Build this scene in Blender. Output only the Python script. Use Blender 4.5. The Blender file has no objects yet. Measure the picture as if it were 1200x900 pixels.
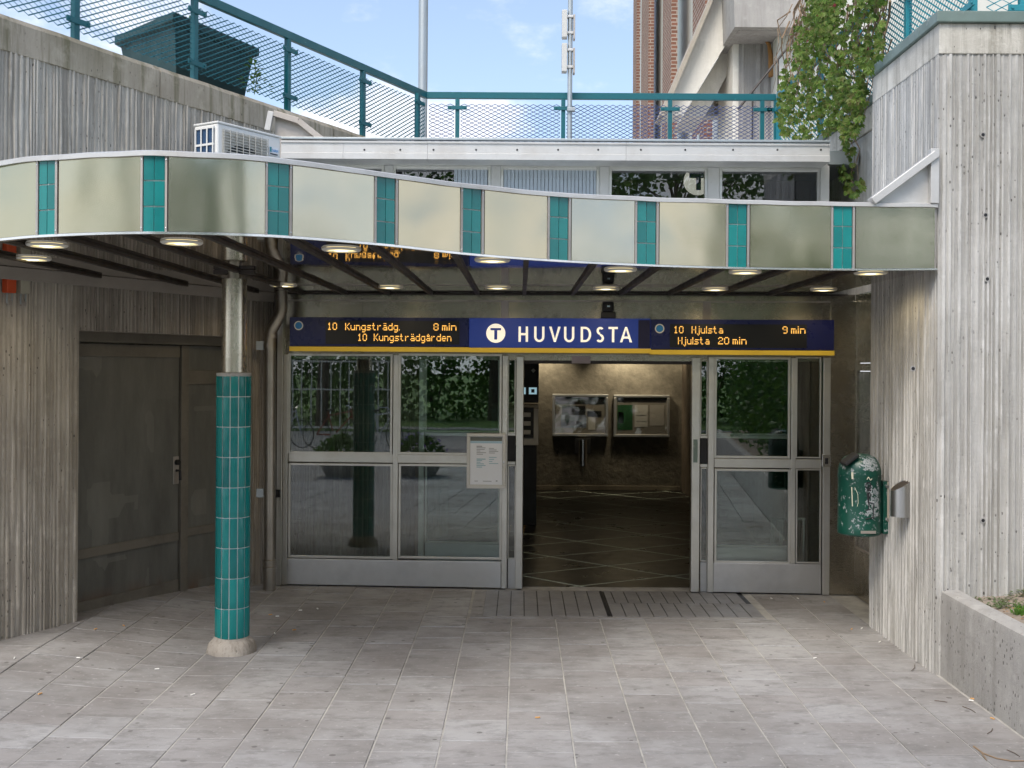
import bpy, bmesh, math, random
from math import radians, sin, cos, pi, sqrt
from mathutils import Vector, Matrix, noise
random.seed(7)
S = bpy.context.scene
COL = S.collection

# ------------------------------------------------------------------ camera
F = 1320.0; VX, VY, EYE, ROLL = 610.0, 430.0, 2.0, 0.0065
cam = bpy.data.cameras.new("camera"); co = bpy.data.objects.new("camera", cam); COL.objects.link(co)
cam.sensor_width = 36; cam.lens = F/1200*36
cam.shift_x = -10/1200; cam.shift_y = -20/1200
cam.clip_start = .05; cam.clip_end = 2000
co.matrix_world = Matrix.Translation((0, 0, EYE)) @ Matrix.Rotation(radians(90), 4, 'X') @ Matrix.Rotation(ROLL, 4, 'Z')
S.camera = co
S.render.resolution_x = 1024; S.render.resolution_y = 768

# ------------------------------------------------------------------ light
SUN_DIR = Vector((-.45, -.89, 0)).normalized(); SUN_EL = radians(52)
W = bpy.data.worlds.new("World"); S.world = W; W.use_nodes = True
nt = W.node_tree; nt.nodes.clear()
def wn(t, **k):
    n = nt.nodes.new(t)
    for a, b in k.items(): setattr(n, a, b)
    return n
wout = wn('ShaderNodeOutputWorld'); wbg = wn('ShaderNodeBackground'); wbg.inputs[1].default_value = .105
sky = wn('ShaderNodeTexSky', sky_type='NISHITA', sun_disc=False)
sky.sun_elevation = SUN_EL; sky.sun_rotation = math.atan2(SUN_DIR.x, SUN_DIR.y)
sky.dust_density = 1.5; sky.air_density = 1.0; sky.ozone_density = 1.5
tc = wn('ShaderNodeTexCoord'); sep = wn('ShaderNodeSeparateXYZ'); nt.links.new(tc.outputs['Generated'], sep.inputs[0])
def wm(op, a, b=None, clamp=False):
    n = wn('ShaderNodeMath', operation=op, use_clamp=clamp)
    for i, v in enumerate((a, b)):
        if v is None: continue
        if isinstance(v, (int, float)): n.inputs[i].default_value = v
        else: nt.links.new(v, n.inputs[i])
    return n.outputs[0]
zz = wm('MAXIMUM', sep.outputs[2], 0.0); den = wm('ADD', zz, .30)
cx = wm('DIVIDE', sep.outputs[0], den); cy = wm('DIVIDE', sep.outputs[1], den)
cmb = wn('ShaderNodeCombineXYZ'); nt.links.new(cx, cmb.inputs[0]); nt.links.new(cy, cmb.inputs[1])
cmb.inputs[2].default_value = 3.1
nz = wn('ShaderNodeTexNoise'); nz.inputs['Scale'].default_value = 2.6; nz.inputs['Detail'].default_value = 9; nz.inputs['Roughness'].default_value = .55
nt.links.new(cmb.outputs[0], nz.inputs['Vector'])
bias = wm('MULTIPLY', zz, -.95)                      # clouds bank up towards the horizon all the way round
cl = wm('ADD', nz.outputs[0], bias)
ramp = wn('ShaderNodeMapRange', interpolation_type='SMOOTHSTEP'); ramp.inputs[1].default_value = .23; ramp.inputs[2].default_value = .38; ramp.inputs[3].default_value = .12; ramp.inputs[4].default_value = .97
nt.links.new(cl, ramp.inputs[0])
mixc = wn('ShaderNodeMix', data_type='RGBA'); nt.links.new(ramp.outputs[0], mixc.inputs[0])
nt.links.new(sky.outputs[0], mixc.inputs[6]); mixc.inputs[7].default_value = (5.6, 5.75, 6.1, 1)
nt.links.new(mixc.outputs[2], wbg.inputs[0]); nt.links.new(wbg.outputs[0], wout.inputs[0])
sd = bpy.data.lights.new("sun", 'SUN'); so = bpy.data.objects.new("sun", sd); COL.objects.link(so)
sd.energy = 1.5; sd.angle = radians(28); sd.color = (1, .93, .83)
sv = Vector((SUN_DIR.x*cos(SUN_EL), SUN_DIR.y*cos(SUN_EL), sin(SUN_EL)))
so.rotation_euler = sv.to_track_quat('Z', 'Y').to_euler(); so.location = (0, 0, 30)
S.view_settings.view_transform = 'Standard'; S.view_settings.look = 'None'
S.view_settings.exposure = 1.12; S.view_settings.gamma = 1.0
S.cycles.max_bounces = 6; S.cycles.transparent_max_bounces = 12; S.cycles.glossy_bounces = 4; S.cycles.diffuse_bounces = 3
S.cycles.sample_clamp_indirect = 6; S.cycles.use_denoising = True; S.cycles.use_adaptive_sampling = True; S.cycles.adaptive_threshold = .025

# ------------------------------------------------------------------ pixel measuring (photo is 1200x900)
def ray(px, py):
    dx, dy = px-VX, py-VY
    return Vector(((dx*cos(ROLL)+dy*sin(ROLL))/F, 1.0, -(-dx*sin(ROLL)+dy*cos(ROLL))/F))
def P(px, py, Y):
    r = ray(px, py)*Y; return Vector((r.x, r.y, r.z+EYE))
YAW = math.atan2(-.27, 4.87)
E = Vector((cos(YAW), sin(YAW), 0)); N = Vector((-sin(YAW), cos(YAW), 0))   # N points into the building
FO = P(338, 430, 10.24); FO.z = 0
def FP(px, py, d=0.0):
    r = ray(px, py); t = (FO + N*d).dot(N)/r.dot(N)
    p = r*t + Vector((0, 0, EYE)); q = p-FO
    return q.dot(E), p.z

# ------------------------------------------------------------------ materials
M = {}
def newmat(name):
    m = bpy.data.materials.new(name); m.use_nodes = True; m.node_tree.nodes.clear(); M[name] = m
    return m, m.node_tree
class NB:
    def __init__(s, name):
        s.m, s.t = newmat(name); s.out = s.n('ShaderNodeOutputMaterial')
        s.tc = s.n('ShaderNodeTexCoord')
    def n(s, ty, **k):
        x = s.t.nodes.new(ty)
        for a, b in k.items(): setattr(x, a, b)
        return x
    def l(s, a, b): s.t.links.new(a, b)
    def set(s, sock, v):
        if isinstance(v, (int, float)): sock.default_value = v
        elif isinstance(v, (tuple, list)): sock.default_value = tuple(v)+((1,) if len(v) == 3 and sock.type == 'RGBA' else ())
        else: s.l(v, sock)
    def vec(s, scale=(1, 1, 1), src='Object', loc=None):
        mp = s.n('ShaderNodeMapping'); s.l(s.tc.outputs[src], mp.inputs[0]); mp.inputs[3].default_value = scale
        if loc is not None: s.set(mp.inputs[1], loc)
        return mp.outputs[0]
    def noise(s, scale, detail=4, rough=.6, vec=None, stretch=None, out=0):
        x = s.n('ShaderNodeTexNoise'); x.inputs['Scale'].default_value = scale; x.inputs['Detail'].default_value = detail; x.inputs['Roughness'].default_value = rough
        s.l(vec if vec is not None else s.vec(stretch or (1, 1, 1)), x.inputs['Vector']); return x.outputs[out]
    def voro(s, scale, stretch=None, vec=None):
        x = s.n('ShaderNodeTexVoronoi'); x.inputs['Scale'].default_value = scale
        s.l(vec if vec is not None else s.vec(stretch or (1, 1, 1)), x.inputs['Vector']); return x.outputs['Distance']
    def mr(s, v, a, b, c=0., d=1.):
        x = s.n('ShaderNodeMapRange'); s.set(x.inputs[0], v)
        for i, q in enumerate((a, b, c, d)): x.inputs[i+1].default_value = q
        return x.outputs[0]
    def math(s, op, a, b=0., clamp=False):
        x = s.n('ShaderNodeMath', operation=op, use_clamp=clamp); s.set(x.inputs[0], a); s.set(x.inputs[1], b); return x.outputs[0]
    def mix(s, f, a, b, mode='MIX'):
        x = s.n('ShaderNodeMix', data_type='RGBA', blend_type=mode); s.set(x.inputs[0], f); s.set(x.inputs[6], a); s.set(x.inputs[7], b); return x.outputs[2]
    def bump(s, h, strength=.3, dist=.01, prev=None):
        x = s.n('ShaderNodeBump'); x.inputs['Strength'].default_value = strength; x.inputs['Distance'].default_value = dist; s.l(h, x.inputs['Height'])
        if prev is not None: s.l(prev, x.inputs['Normal'])
        return x.outputs[0]
    def rnd(s):
        return s.n('ShaderNodeObjectInfo').outputs['Random']
    def bsdf(s, color, rough=.6, metal=0., normal=None, **k):
        b = s.n('ShaderNodeBsdfPrincipled'); s.set(b.inputs['Base Color'], color); s.set(b.inputs['Roughness'], rough); s.set(b.inputs['Metallic'], metal)
        if normal is not None: s.l(normal, b.inputs['Normal'])
        for a, v in k.items(): s.set(b.inputs[a.replace('_', ' ')], v)
        s.l(b.outputs[0], s.out.inputs[0]); return b

def concrete(name, light, dark, stain, streaks=.6, stain_amt=.5, pores=True, groove=.45):
    b = NB(name); gv = b.n('ShaderNodeNewGeometry').outputs['Position']
    n1 = b.noise(1.1, 7, .68, vec=gv); n2 = b.noise(7, 6, .65, vec=gv); n0 = b.noise(.45, 4, .6, vec=gv)
    st = b.noise(2.2, 6, .7, stretch=(4, 4, .35)); st2 = b.noise(14.0, 5, .7, stretch=(5, 5, .35)); run = b.noise(3.5, 5, .65, stretch=(2.6, 2.6, .16))
    c = b.mix(b.mr(n1, .35, .68), light, dark)
    c = b.mix(b.math('MULTIPLY', b.mr(st, .45, .7), .5), c, [v*.8 for v in dark])
    c = b.mix(b.math('MULTIPLY', b.mr(st2, .55, .66), streaks*.7), c, [v*.5 for v in dark])
    c = b.mix(b.math('MULTIPLY', b.mr(run, .50, .63), stain_amt), c, stain)
    c = b.mix(b.math('MULTIPLY', b.mr(n0, .47, .6), stain_amt*.6), c, stain)
    c = b.mix(b.math('MULTIPLY', b.mr(n2, .52, .72), .45), c, [min(1, v*1.2) for v in light])
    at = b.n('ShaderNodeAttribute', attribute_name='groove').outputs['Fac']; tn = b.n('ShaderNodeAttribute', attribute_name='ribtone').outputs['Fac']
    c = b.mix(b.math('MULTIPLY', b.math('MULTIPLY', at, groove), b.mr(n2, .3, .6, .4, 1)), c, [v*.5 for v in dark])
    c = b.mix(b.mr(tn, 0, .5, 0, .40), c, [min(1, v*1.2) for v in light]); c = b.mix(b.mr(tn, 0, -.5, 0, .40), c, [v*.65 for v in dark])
    h = b.noise(60, 5, .65)
    if pores:
        vx = b.n('ShaderNodeTexVoronoi'); vx.inputs['Scale'].default_value = 42; b.l(b.vec((1, 1, .55)), vx.inputs['Vector']); sc = b.n('ShaderNodeSeparateColor'); b.l(vx.outputs['Color'], sc.inputs[0])
        pm = b.mr(b.math('SUBTRACT', vx.outputs['Distance'], b.mr(sc.outputs[0], .5, 1, -.08, .24)), 0, .05, 1, 0); pm = b.math('MULTIPLY', pm, b.mr(b.noise(2.1, 4, .6, vec=gv), .42, .6))
        c = b.mix(b.math('MULTIPLY', pm, .75), c, (.05, .045, .04)); h = b.math('SUBTRACT', h, b.math('MULTIPLY', pm, 1.8))
    nrm = b.bump(b.math('ADD', h, b.math('MULTIPLY', st2, .8)), .6, .008)
    b.bsdf(c, .9, 0, nrm, Specular_IOR_Level=.25); return b.m
concrete('concrete_warm', (.66, .61, .53), (.48, .435, .37), (.25, .215, .17), .85, .6, True, .55)
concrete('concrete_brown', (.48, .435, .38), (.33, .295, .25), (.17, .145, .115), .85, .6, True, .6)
concrete('concrete_light', (.68, .67, .64), (.52, .51, .485), (.30, .285, .25), .95, .62, True, .62)
concrete('concrete_band', (.70, .68, .62), (.58, .55, .49), (.26, .24, .195), .35, .6)
concrete('concrete_band_mossy', (.52, .46, .37), (.36, .31, .24), (.17, .155, .09), .5, .75)
concrete('concrete_planter', (.45, .44, .42), (.36, .35, .335), (.24, .23, .21), .3, .4)
concrete('concrete_far', (.46, .44, .41), (.36, .345, .325), (.24, .22, .2), .4, .3, False)
concrete('concrete_white', (.78, .75, .68), (.70, .67, .60), (.55, .5, .42), .1, .2, False)

def b_m(b, gv): mp = b.n('ShaderNodeMapping'); b.l(gv, mp.inputs[0]); mp.inputs[3].default_value = (5, 9, 5); return mp.outputs[0]
def slab_mat():
    b = NB('paving_concrete'); r = b.rnd(); gv = b.n('ShaderNodeNewGeometry').outputs['Position']
    cr = b.n('ShaderNodeValToRGB'); b.l(r, cr.inputs[0]); e = cr.color_ramp.elements
    e[0].position = 0; e[0].color = (.30, .298, .298, 1); e[1].position = 1; e[1].color = (.35, .348, .35, 1)
    x = e.new(.3); x.color = (.305, .294, .292, 1); x = e.new(.6); x.color = (.345, .345, .350, 1)
    n1 = b.noise(.9, 5, .65, vec=gv); n2 = b.noise(1, 6, .72, vec=b_m(b, gv)); n3 = b.noise(26, 3, .6, vec=gv)
    c = b.mix(b.math('MULTIPLY', b.mr(n1, .38, .62), .72), cr.outputs[0], (.185, .172, .165))
    c = b.mix(b.math('MULTIPLY', b.mr(n2, .48, .66), .65), c, (.165, .16, .155))
    c = b.mix(b.math('MULTIPLY', b.mr(n3, .6, .72), .5), c, (.42, .41, .40))
    # gum and grease spots, wider across than deep
    vx = b.n('ShaderNodeTexVoronoi'); vx.inputs['Scale'].default_value = 9.5; vx.inputs['Randomness'].default_value = 1; mp = b.n('ShaderNodeMapping'); b.l(gv, mp.inputs[0]); mp.inputs[3].default_value = (1, 1.1, 1)
    b.l(mp.outputs[0], vx.inputs['Vector']); sc = b.n('ShaderNodeSeparateColor'); b.l(vx.outputs['Color'], sc.inputs[0])
    sz = b.mr(sc.outputs[0], 0, 1, -.10, .16); spot = b.mr(b.math('SUBTRACT', vx.outputs['Distance'], sz), 0, .035, 1, 0)
    c = b.mix(b.math('MULTIPLY', spot, .62), c, (.075, .07, .066))
    h = b.noise(140, 3, .6, vec=gv)
    b.bsdf(c, b.mr(n2, .3, .7, .72, .9), 0, b.bump(b.math('ADD', h, b.math('MULTIPLY', n2, .6)), .35, .004), Specular_IOR_Level=.3)
slab_mat()

def metal(name, col, rough=.3, wave=0., wscale=2., dirt=.3, dirtcol=(.16, .14, .11), spec=None, fine=(1, 1, 30), m=1.0, grime_scale=3):
    b = NB(name); n = b.noise(grime_scale, 6, .65); f = b.noise(40, 3, .5, stretch=fine); sp = b.voro(55)
    c = b.mix(b.math('MULTIPLY', b.mr(n, .45, .75), dirt), col, dirtcol)
    c = b.mix(b.math('MULTIPLY', b.mr(sp, .05, .08, 1, 0), .35), c, (.8, .8, .78))
    r = b.math('ADD', b.mr(n, .3, .7, rough*.85, rough*1.3), b.mr(f, .3, .7, -.03, .03))
    nr = None
    if wave: nr = b.bump(b.noise(wscale, 2, .4), 1.0, wave)
    nr = b.bump(f, .08, .002, nr)
    b.bsdf(c, r, m, nr); return b.m
def fascia():
    b = NB('fascia_steel'); r_ = b.rnd(); n = b.noise(2.2, 5, .6); f = b.noise(40, 3, .5, stretch=(1, 1, 30)); sp = b.voro(50)
    cr = b.n('ShaderNodeValToRGB'); b.l(r_, cr.inputs[0]); e = cr.color_ramp.elements; e[0].color = (.50, .49, .42, 1); e[1].color = (.54, .475, .345, 1); x = e.new(.45); x.color = (.45, .44, .32, 1)
    c = b.mix(b.math('MULTIPLY', b.mr(n, .4, .7), .2), cr.outputs[0], (.45, .42, .30)); c = b.mix(b.math('MULTIPLY', b.mr(sp, .03, .05, 1, 0), .5), c, (.85, .85, .8))
    nr = b.bump(b.noise(1.1, 2, .5, vec=b.n('ShaderNodeNewGeometry').outputs['Position']), 1.0, .05); nr = b.bump(f, .06, .002, nr)
    b.bsdf(c, b.mr(n, .3, .7, .13, .21), 1, nr)
fascia()
def soffit_mat():
    b = NB('soffit_steel'); n = b.noise(2.2, 6, .65); c = b.mix(b.math('MULTIPLY', b.mr(n, .45, .7), .35), (.60, .56, .52), (.30, .26, .21))
    b.bsdf(c, b.mr(n, .35, .7, .015, .05), 1, b.bump(b.noise(1.6, 2, .4), 1.0, .0022))
soffit_mat()
metal('wall_steel', (.40, .37, .31), .24, .010, 1.3, .35, (.22, .19, .14))
metal('frame_steel', (.66, .65, .61), .33, 0, 1, .3, (.34, .32, .27), m=.85)
metal('kick_steel', (.64, .64, .64), .38, .006, 2, .35, (.36, .35, .34), m=.9)
metal('pipe_steel', (.42, .39, .34), .34, .002, 4, .5, (.2, .17, .13))
metal('column_steel', (.62, .58, .50), .26, .002, 4, .4, (.32, .27, .18), fine=(20, 20, .5))
metal('grate_steel', (.27, .27, .28), .5, 0, 1, .5, (.16, .15, .14), m=.25)
metal('ash_steel', (.60, .60, .60), .3, 0, 1, .15, fine=(20, 20, .3))
metal('white_flashing', (.60, .595, .58), .42, .006, 1.4, .5, (.34, .32, .29), m=.4)
metal('edge_steel', (.48, .44, .40), .45, 0, 1, .4, m=.7)
metal('bright_steel', (.8, .8, .8), .2, 0, 1, .1)
metal('galvanised', (.42, .46, .48), .45, 0, 1, .3, (.25, .27, .28), m=.7)

def paint(name, col, rough=.45, var=.15, wear=0., wearcol=(.3, .3, .3), bump=.1, scale=6, **k):
    b = NB(name); n = b.noise(scale, 5, .6); c = b.mix(b.math('MULTIPLY', b.mr(n, .35, .7), var), col, [v*.5 for v in col])
    if wear:
        w = b.mr(b.noise(scale*3, 6, .7), .66-wear, .70-wear); c = b.mix(b.math('MULTIPLY', w, .8), c, wearcol)
    b.bsdf(c, b.mr(n, .3, .7, rough*.85, min(1, rough*1.2)), 0, b.bump(b.noise(70, 3), bump, .002), **k); return b.m
paint('teal_paint', (.005, .115, .140), .4, .2, .03, (.02, .2, .21))
paint('teal_mesh', (.012, .125, .150), .5, .2)
paint('blue_mesh', (.035, .06, .17), .5, .2)
paint('teal_right', (.02, .24, .30), .45, .2)
paint('green_cap', (.16, .22, .20), .5, .3, .05, (.35, .37, .35))
paint('trim_paint', (.34, .31, .275), .6, .25)
paint('white_paint', (.58, .575, .55), .5, .15, .02, (.4, .38, .33))
paint('cream_plastic', (.75, .74, .68), .45, .1)
paint('orange_plastic', (.62, .09, .025), .45, .2)
paint('beige_box', (.44, .42, .33), .5, .2)
paint('ac_white', (.74, .74, .72), .45, .12)
paint('ac_grille', (.48, .47, .43), .5, .1)
paint('ac_dark', (.03, .035, .04), .5, .1)
paint('ac_coil', (.03, .075, .16), .5, .4)
paint('black_paint', (.012, .012, .014), .5, .2)
paint('bar_paint', (.035, .027, .022), .5, .3)
paint('sign_blue', (.008, .012, .085), .28, .05, bump=.02)
paint('sign_blue_mid', (.012, .030, .155), .32, .05, bump=.02)
paint('sign_blue_dark', (.012, .010, .045), .35, .05, bump=.02)
paint('sign_white', (.80, .77, .68), .4, .03)
paint('sign_yellow', (.86, .60, .06), .45, .1)
paint('dot_blue', (.02, .22, .52), .4, .03)
paint('led_black', (.006, .006, .008), .35, .05, bump=.01)
paint('grout', (.74, .76, .74), .8, .3)
paint('joint_sand', (.42, .41, .385), .95, .7)
paint('black_rubber', (.015, .016, .02), .6, .1)
paint('bin_green', (.005, .065, .045), .35, .3, .07, (.35, .37, .38), scale=9)
paint('bin_scuff', (.40, .43, .45), .6, .5, .14, (.02, .09, .07), scale=30)
paint('graffiti_black', (.02, .02, .025), .6, .1)
paint('graffiti_cream', (.72, .70, .55), .6, .1)
paint('bin_interior', (.02, .02, .02), .8, .1)
paint('bracket_tan', (.42, .37, .30), .7, .3)
paint('planter_green', (.012, .05, .055), .6, .2)
paint('soil', (.30, .25, .20), .98, .5, .05, (.16, .12, .09), .5, 9)
paint('moulding_white', (.72, .70, .64), .6, .1)
paint('brick_light', (.4, .2, .15), .9)
paint('paper_white', (.74, .76, .80), .6, .05)
paint('paper_head', (.16, .17, .15), .6, .3)
paint('paper_blue', (.38, .55, .66), .6, .1)
paint('ink_grey', (.35, .36, .38), .7, .1)
paint('ink_blue', (.30, .48, .54), .7, .1)
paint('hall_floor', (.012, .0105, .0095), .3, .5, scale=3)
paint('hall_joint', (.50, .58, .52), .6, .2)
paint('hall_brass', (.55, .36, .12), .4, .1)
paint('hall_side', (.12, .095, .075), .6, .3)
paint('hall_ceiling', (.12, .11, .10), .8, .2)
paint('skirting', (.22, .19, .15), .7, .4, .06, (.03, .02, .02))
paint('green_frame', (.03, .30, .06), .5, .2)
paint('poster_grey', (.30, .28, .25), .5, .15)
paint('poster_blue', (.22, .27, .36), .5, .4, scale=12)
paint('poster_white', (.66, .66, .64), .5, .2)
paint('poster_green', (.03, .14, .05), .5, .4, scale=12)
paint('machine_grey', (.50, .48, .45), .45, .2)
paint('icon_blue', (.55, .72, .80), .4, .1)
paint('pink_grey', (.40, .34, .36), .6, .2)
paint('butt_white', (.8, .79, .75), .9, .1)
paint('butt_tan', (.62, .34, .12), .9, .2)
paint('leaf_dry', (.32, .16, .05), .9, .4)
paint('twig', (.26, .18, .11), .9, .4)
paint('bark', (.11, .08, .06), .95, .5, .06, (.2, .17, .13), .8, 14)
paint('lawn', (.10, .20, .03), .95, .5, .04, (.18, .17, .06), .5, 4)
paint('bike_red', (.3, .04, .03), .4, .1)
paint('bike_grey', (.55, .57, .6), .35, .1)
paint('render_plaster', (.45, .36, .28), .9, .25, scale=1.5)
paint('window_dark', (.03, .035, .04), .12, .1)
paint('far_panel', (.62, .62, .57), .6, .15)
paint('ribbed_pane', (.42, .48, .54), .22, .1)
paint('far_window', (.30, .36, .38), .25, .2)
paint('purple_petal', (.35, .2, .6), .7, .1)

def leafmat(name, cols, rough=.55):
    b = NB(name); r = b.noise(2.2, 3, vec=b.n('ShaderNodeNewGeometry').outputs['Position']); isl = b.n('ShaderNodeNewGeometry').outputs['Random Per Island']
    cr = b.n('ShaderNodeValToRGB'); b.l(isl, cr.inputs[0]); e = cr.color_ramp.elements
    e[0].color = cols[0]+(1,); e[1].color = cols[-1]+(1,); cr.color_ramp.interpolation = 'LINEAR'
    for i, c in enumerate(cols[1:-1]): x = e.new((i+1)/(len(cols)-1)); x.color = c+(1,)
    c = b.mix(b.mr(r, .3, .7, 0, .5), cr.outputs[0], [v*.6 for v in cols[0]])
    p = b.bsdf(c, rough, 0)
    tr = b.n('ShaderNodeBsdfTranslucent'); b.l(c, tr.inputs[0]); mx = b.n('ShaderNodeMixShader'); mx.inputs[0].default_value = .42
    b.l(p.outputs[0], mx.inputs[1]); b.l(tr.outputs[0], mx.inputs[2]); b.l(mx.outputs[0], b.out.inputs[0]); return b.m
leafmat('creeper_leaf', [(.08, .17, .02), (.17, .29, .04), (.07, .15, .025), (.24, .36, .06), (.17, .24, .04), (.24, .19, .07), (.26, .40, .08)])
leafmat('red_leaf', [(.30, .02, .03), (.22, .04, .04), (.36, .03, .04)])
leafmat('tree_leaf', [(.05, .12, .02), (.10, .21, .035), (.07, .16, .03), (.15, .27, .05)])
leafmat('shrub_leaf', [(.045, .10, .02), (.08, .17, .03), (.10, .20, .035)])
leafmat('grass_leaf', [(.10, .24, .03), (.14, .32, .05), (.16, .28, .07)])
leafmat('weed_leaf', [(.10, .17, .06), (.16, .22, .09), (.20, .20, .10)])

def tile_mat():
    b = NB('teal_tile'); r = b.rnd()
    c = b.mix(r, (.004, .150, .148), (.008, .225, .215)); c = b.mix(b.math('MULTIPLY', b.mr(b.noise(12, 4), .5, .75), .25), c, (.0, .07, .07))
    b.bsdf(c, .18, 0)
tile_mat()
def glass_mat(name, tint=(.82, .88, .86), refl=1.0, wave=.0004):
    b = NB(name); f = b.n('ShaderNodeFresnel'); f.inputs[0].default_value = 1.55
    nr = b.bump(b.noise(1.3, 2), 1.0, wave); b.l(nr, f.inputs['Normal'])
    t = b.n('ShaderNodeBsdfTransparent'); t.inputs[0].default_value = tint+(1,)
    g = b.n('ShaderNodeBsdfGlossy'); g.inputs['Roughness'].default_value = .0; b.l(nr, g.inputs['Normal'])
    mx = b.n('ShaderNodeMixShader'); b.l(b.math('MULTIPLY', f.outputs[0], refl, True), mx.inputs[0])
    b.l(t.outputs[0], mx.inputs[1]); b.l(g.outputs[0], mx.inputs[2]); b.l(mx.outputs[0], b.out.inputs[0])
glass_mat('clear_glass', (.78, .84, .82), 2.6)
glass_mat('inner_glass', (.45, .62, .58), 3.0)
glass_mat('teal_glass', (.25, .48, .42), 1.6)
glass_mat('wired_glass', (.75, .78, .8), 2.4)
glass_mat('display_glass', (.93, .93, .95), 1.3)
def crinkle():
    b = NB('crinkled_film'); w = b.noise(5, 3, .5); n2 = b.n('ShaderNodeTexNoise', noise_type='RIDGED_MULTIFRACTAL'); n2.inputs['Scale'].default_value = 3.5; n2.inputs['Detail'].default_value = 2
    b.l(b.vec((1, 1, 1)), n2.inputs['Vector']); nr = b.bump(n2.outputs[0], 1., .03)
    t = b.n('ShaderNodeBsdfTransparent'); t.inputs[0].default_value = (.9, .9, .9, 1); g = b.n('ShaderNodeBsdfGlossy'); g.inputs['Roughness'].default_value = .12; b.l(nr, g.inputs['Normal'])
    mx = b.n('ShaderNodeMixShader'); mx.inputs[0].default_value = .28; b.l(t.outputs[0], mx.inputs[1]); b.l(g.outputs[0], mx.inputs[2]); b.l(mx.outputs[0], b.out.inputs[0])
crinkle()
def emit(name, col, s):
    b = NB(name); e = b.n('ShaderNodeEmission'); e.inputs[0].default_value = col+(1,); e.inputs[1].default_value = s; b.l(e.outputs[0], b.out.inputs[0]); b.m.cycles.emission_sampling = 'NONE'
emit('lamp_glow', (1, .80, .38), .95)
def added_glow(name, col, s):  # plain surface given some glow of its own to brighten it
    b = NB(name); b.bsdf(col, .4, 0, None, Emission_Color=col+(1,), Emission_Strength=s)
added_glow('glow_letter', (.86, .80, .66), .34); added_glow('glow_blue', (.012, .030, .170), .25)  # added glow lifts the sign letters and blue panel, no lit sign seen
added_glow('glow_icon', (.45, .70, .80), .25)  # added glow brightens the ticket machine pictograms
emit('lamp_core', (1, .93, .66), 1.5)
emit('led_amber', (1, .50, .10), .72)
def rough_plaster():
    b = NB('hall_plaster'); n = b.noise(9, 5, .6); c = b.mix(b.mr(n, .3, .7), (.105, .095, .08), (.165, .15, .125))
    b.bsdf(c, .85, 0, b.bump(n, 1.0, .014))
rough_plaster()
def brick_mat(name, c1, c2, mo):
    b = NB(name); br = b.n('ShaderNodeTexBrick'); br.inputs['Color1'].default_value = c1+(1,); br.inputs['Color2'].default_value = c2+(1,); br.inputs['Mortar'].default_value = mo+(1,)
    sp = b.n('ShaderNodeSeparateXYZ'); b.l(b.tc.outputs['Object'], sp.inputs[0]); cb = b.n('ShaderNodeCombineXYZ'); b.l(b.math('ADD', sp.outputs[0], sp.outputs[1]), cb.inputs[0]); b.l(sp.outputs[2], cb.inputs[1])
    b.l(cb.outputs[0], br.inputs['Vector']); br.inputs['Scale'].default_value = 1; br.inputs['Brick Width'].default_value = .25; br.inputs['Row Height'].default_value = .083; br.inputs['Mortar Size'].default_value = .012
    c = b.mix(b.mr(b.noise(3, 4), .3, .7, 0, .4), br.outputs[0], c2); b.bsdf(c, .9, 0, b.bump(br.outputs['Fac'], -.6, .01))
brick_mat('brick_brown', (.24, .105, .07), (.17, .075, .05), (.40, .36, .31))
def rust():
    b = NB('old_door_steel'); n = b.noise(2.0, 6, .7, stretch=(1.5, 1.5, .4)); n2 = b.noise(3.2, 3, .6, stretch=(1.2, 1.2, .5))
    c = b.mix(b.mr(n, .35, .7), (.185, .185, .165), (.105, .105, .094)); vx = b.n('ShaderNodeTexVoronoi', distance='CHEBYCHEV'); vx.inputs['Scale'].default_value = 3.4; b.l(b.vec((1, 1, .7)), vx.inputs['Vector'])
    sc = b.n('ShaderNodeSeparateColor'); b.l(vx.outputs['Color'], sc.inputs[0]); c = b.mix(b.math('MULTIPLY', b.mr(sc.outputs[0], .6, .75), .28), c, (.28, .28, .25))
    z = b.n('ShaderNodeSeparateXYZ'); b.l(b.tc.outputs['Object'], z.inputs[0])
    rz = b.math('MULTIPLY', b.mr(z.outputs[2], .06, .26, 1, 0), b.mr(n2, .42, .6)); c = b.mix(b.math('MULTIPLY', rz, .7), c, (.17, .07, .025))
    b.bsdf(c, b.mr(n, .3, .7, .38, .55), .35, b.bump(n, .2, .004))
rust()
metal('door_frame_steel', (.19, .175, .145), .5, 0, 1, .5, (.07, .06, .05), m=.4)

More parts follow.
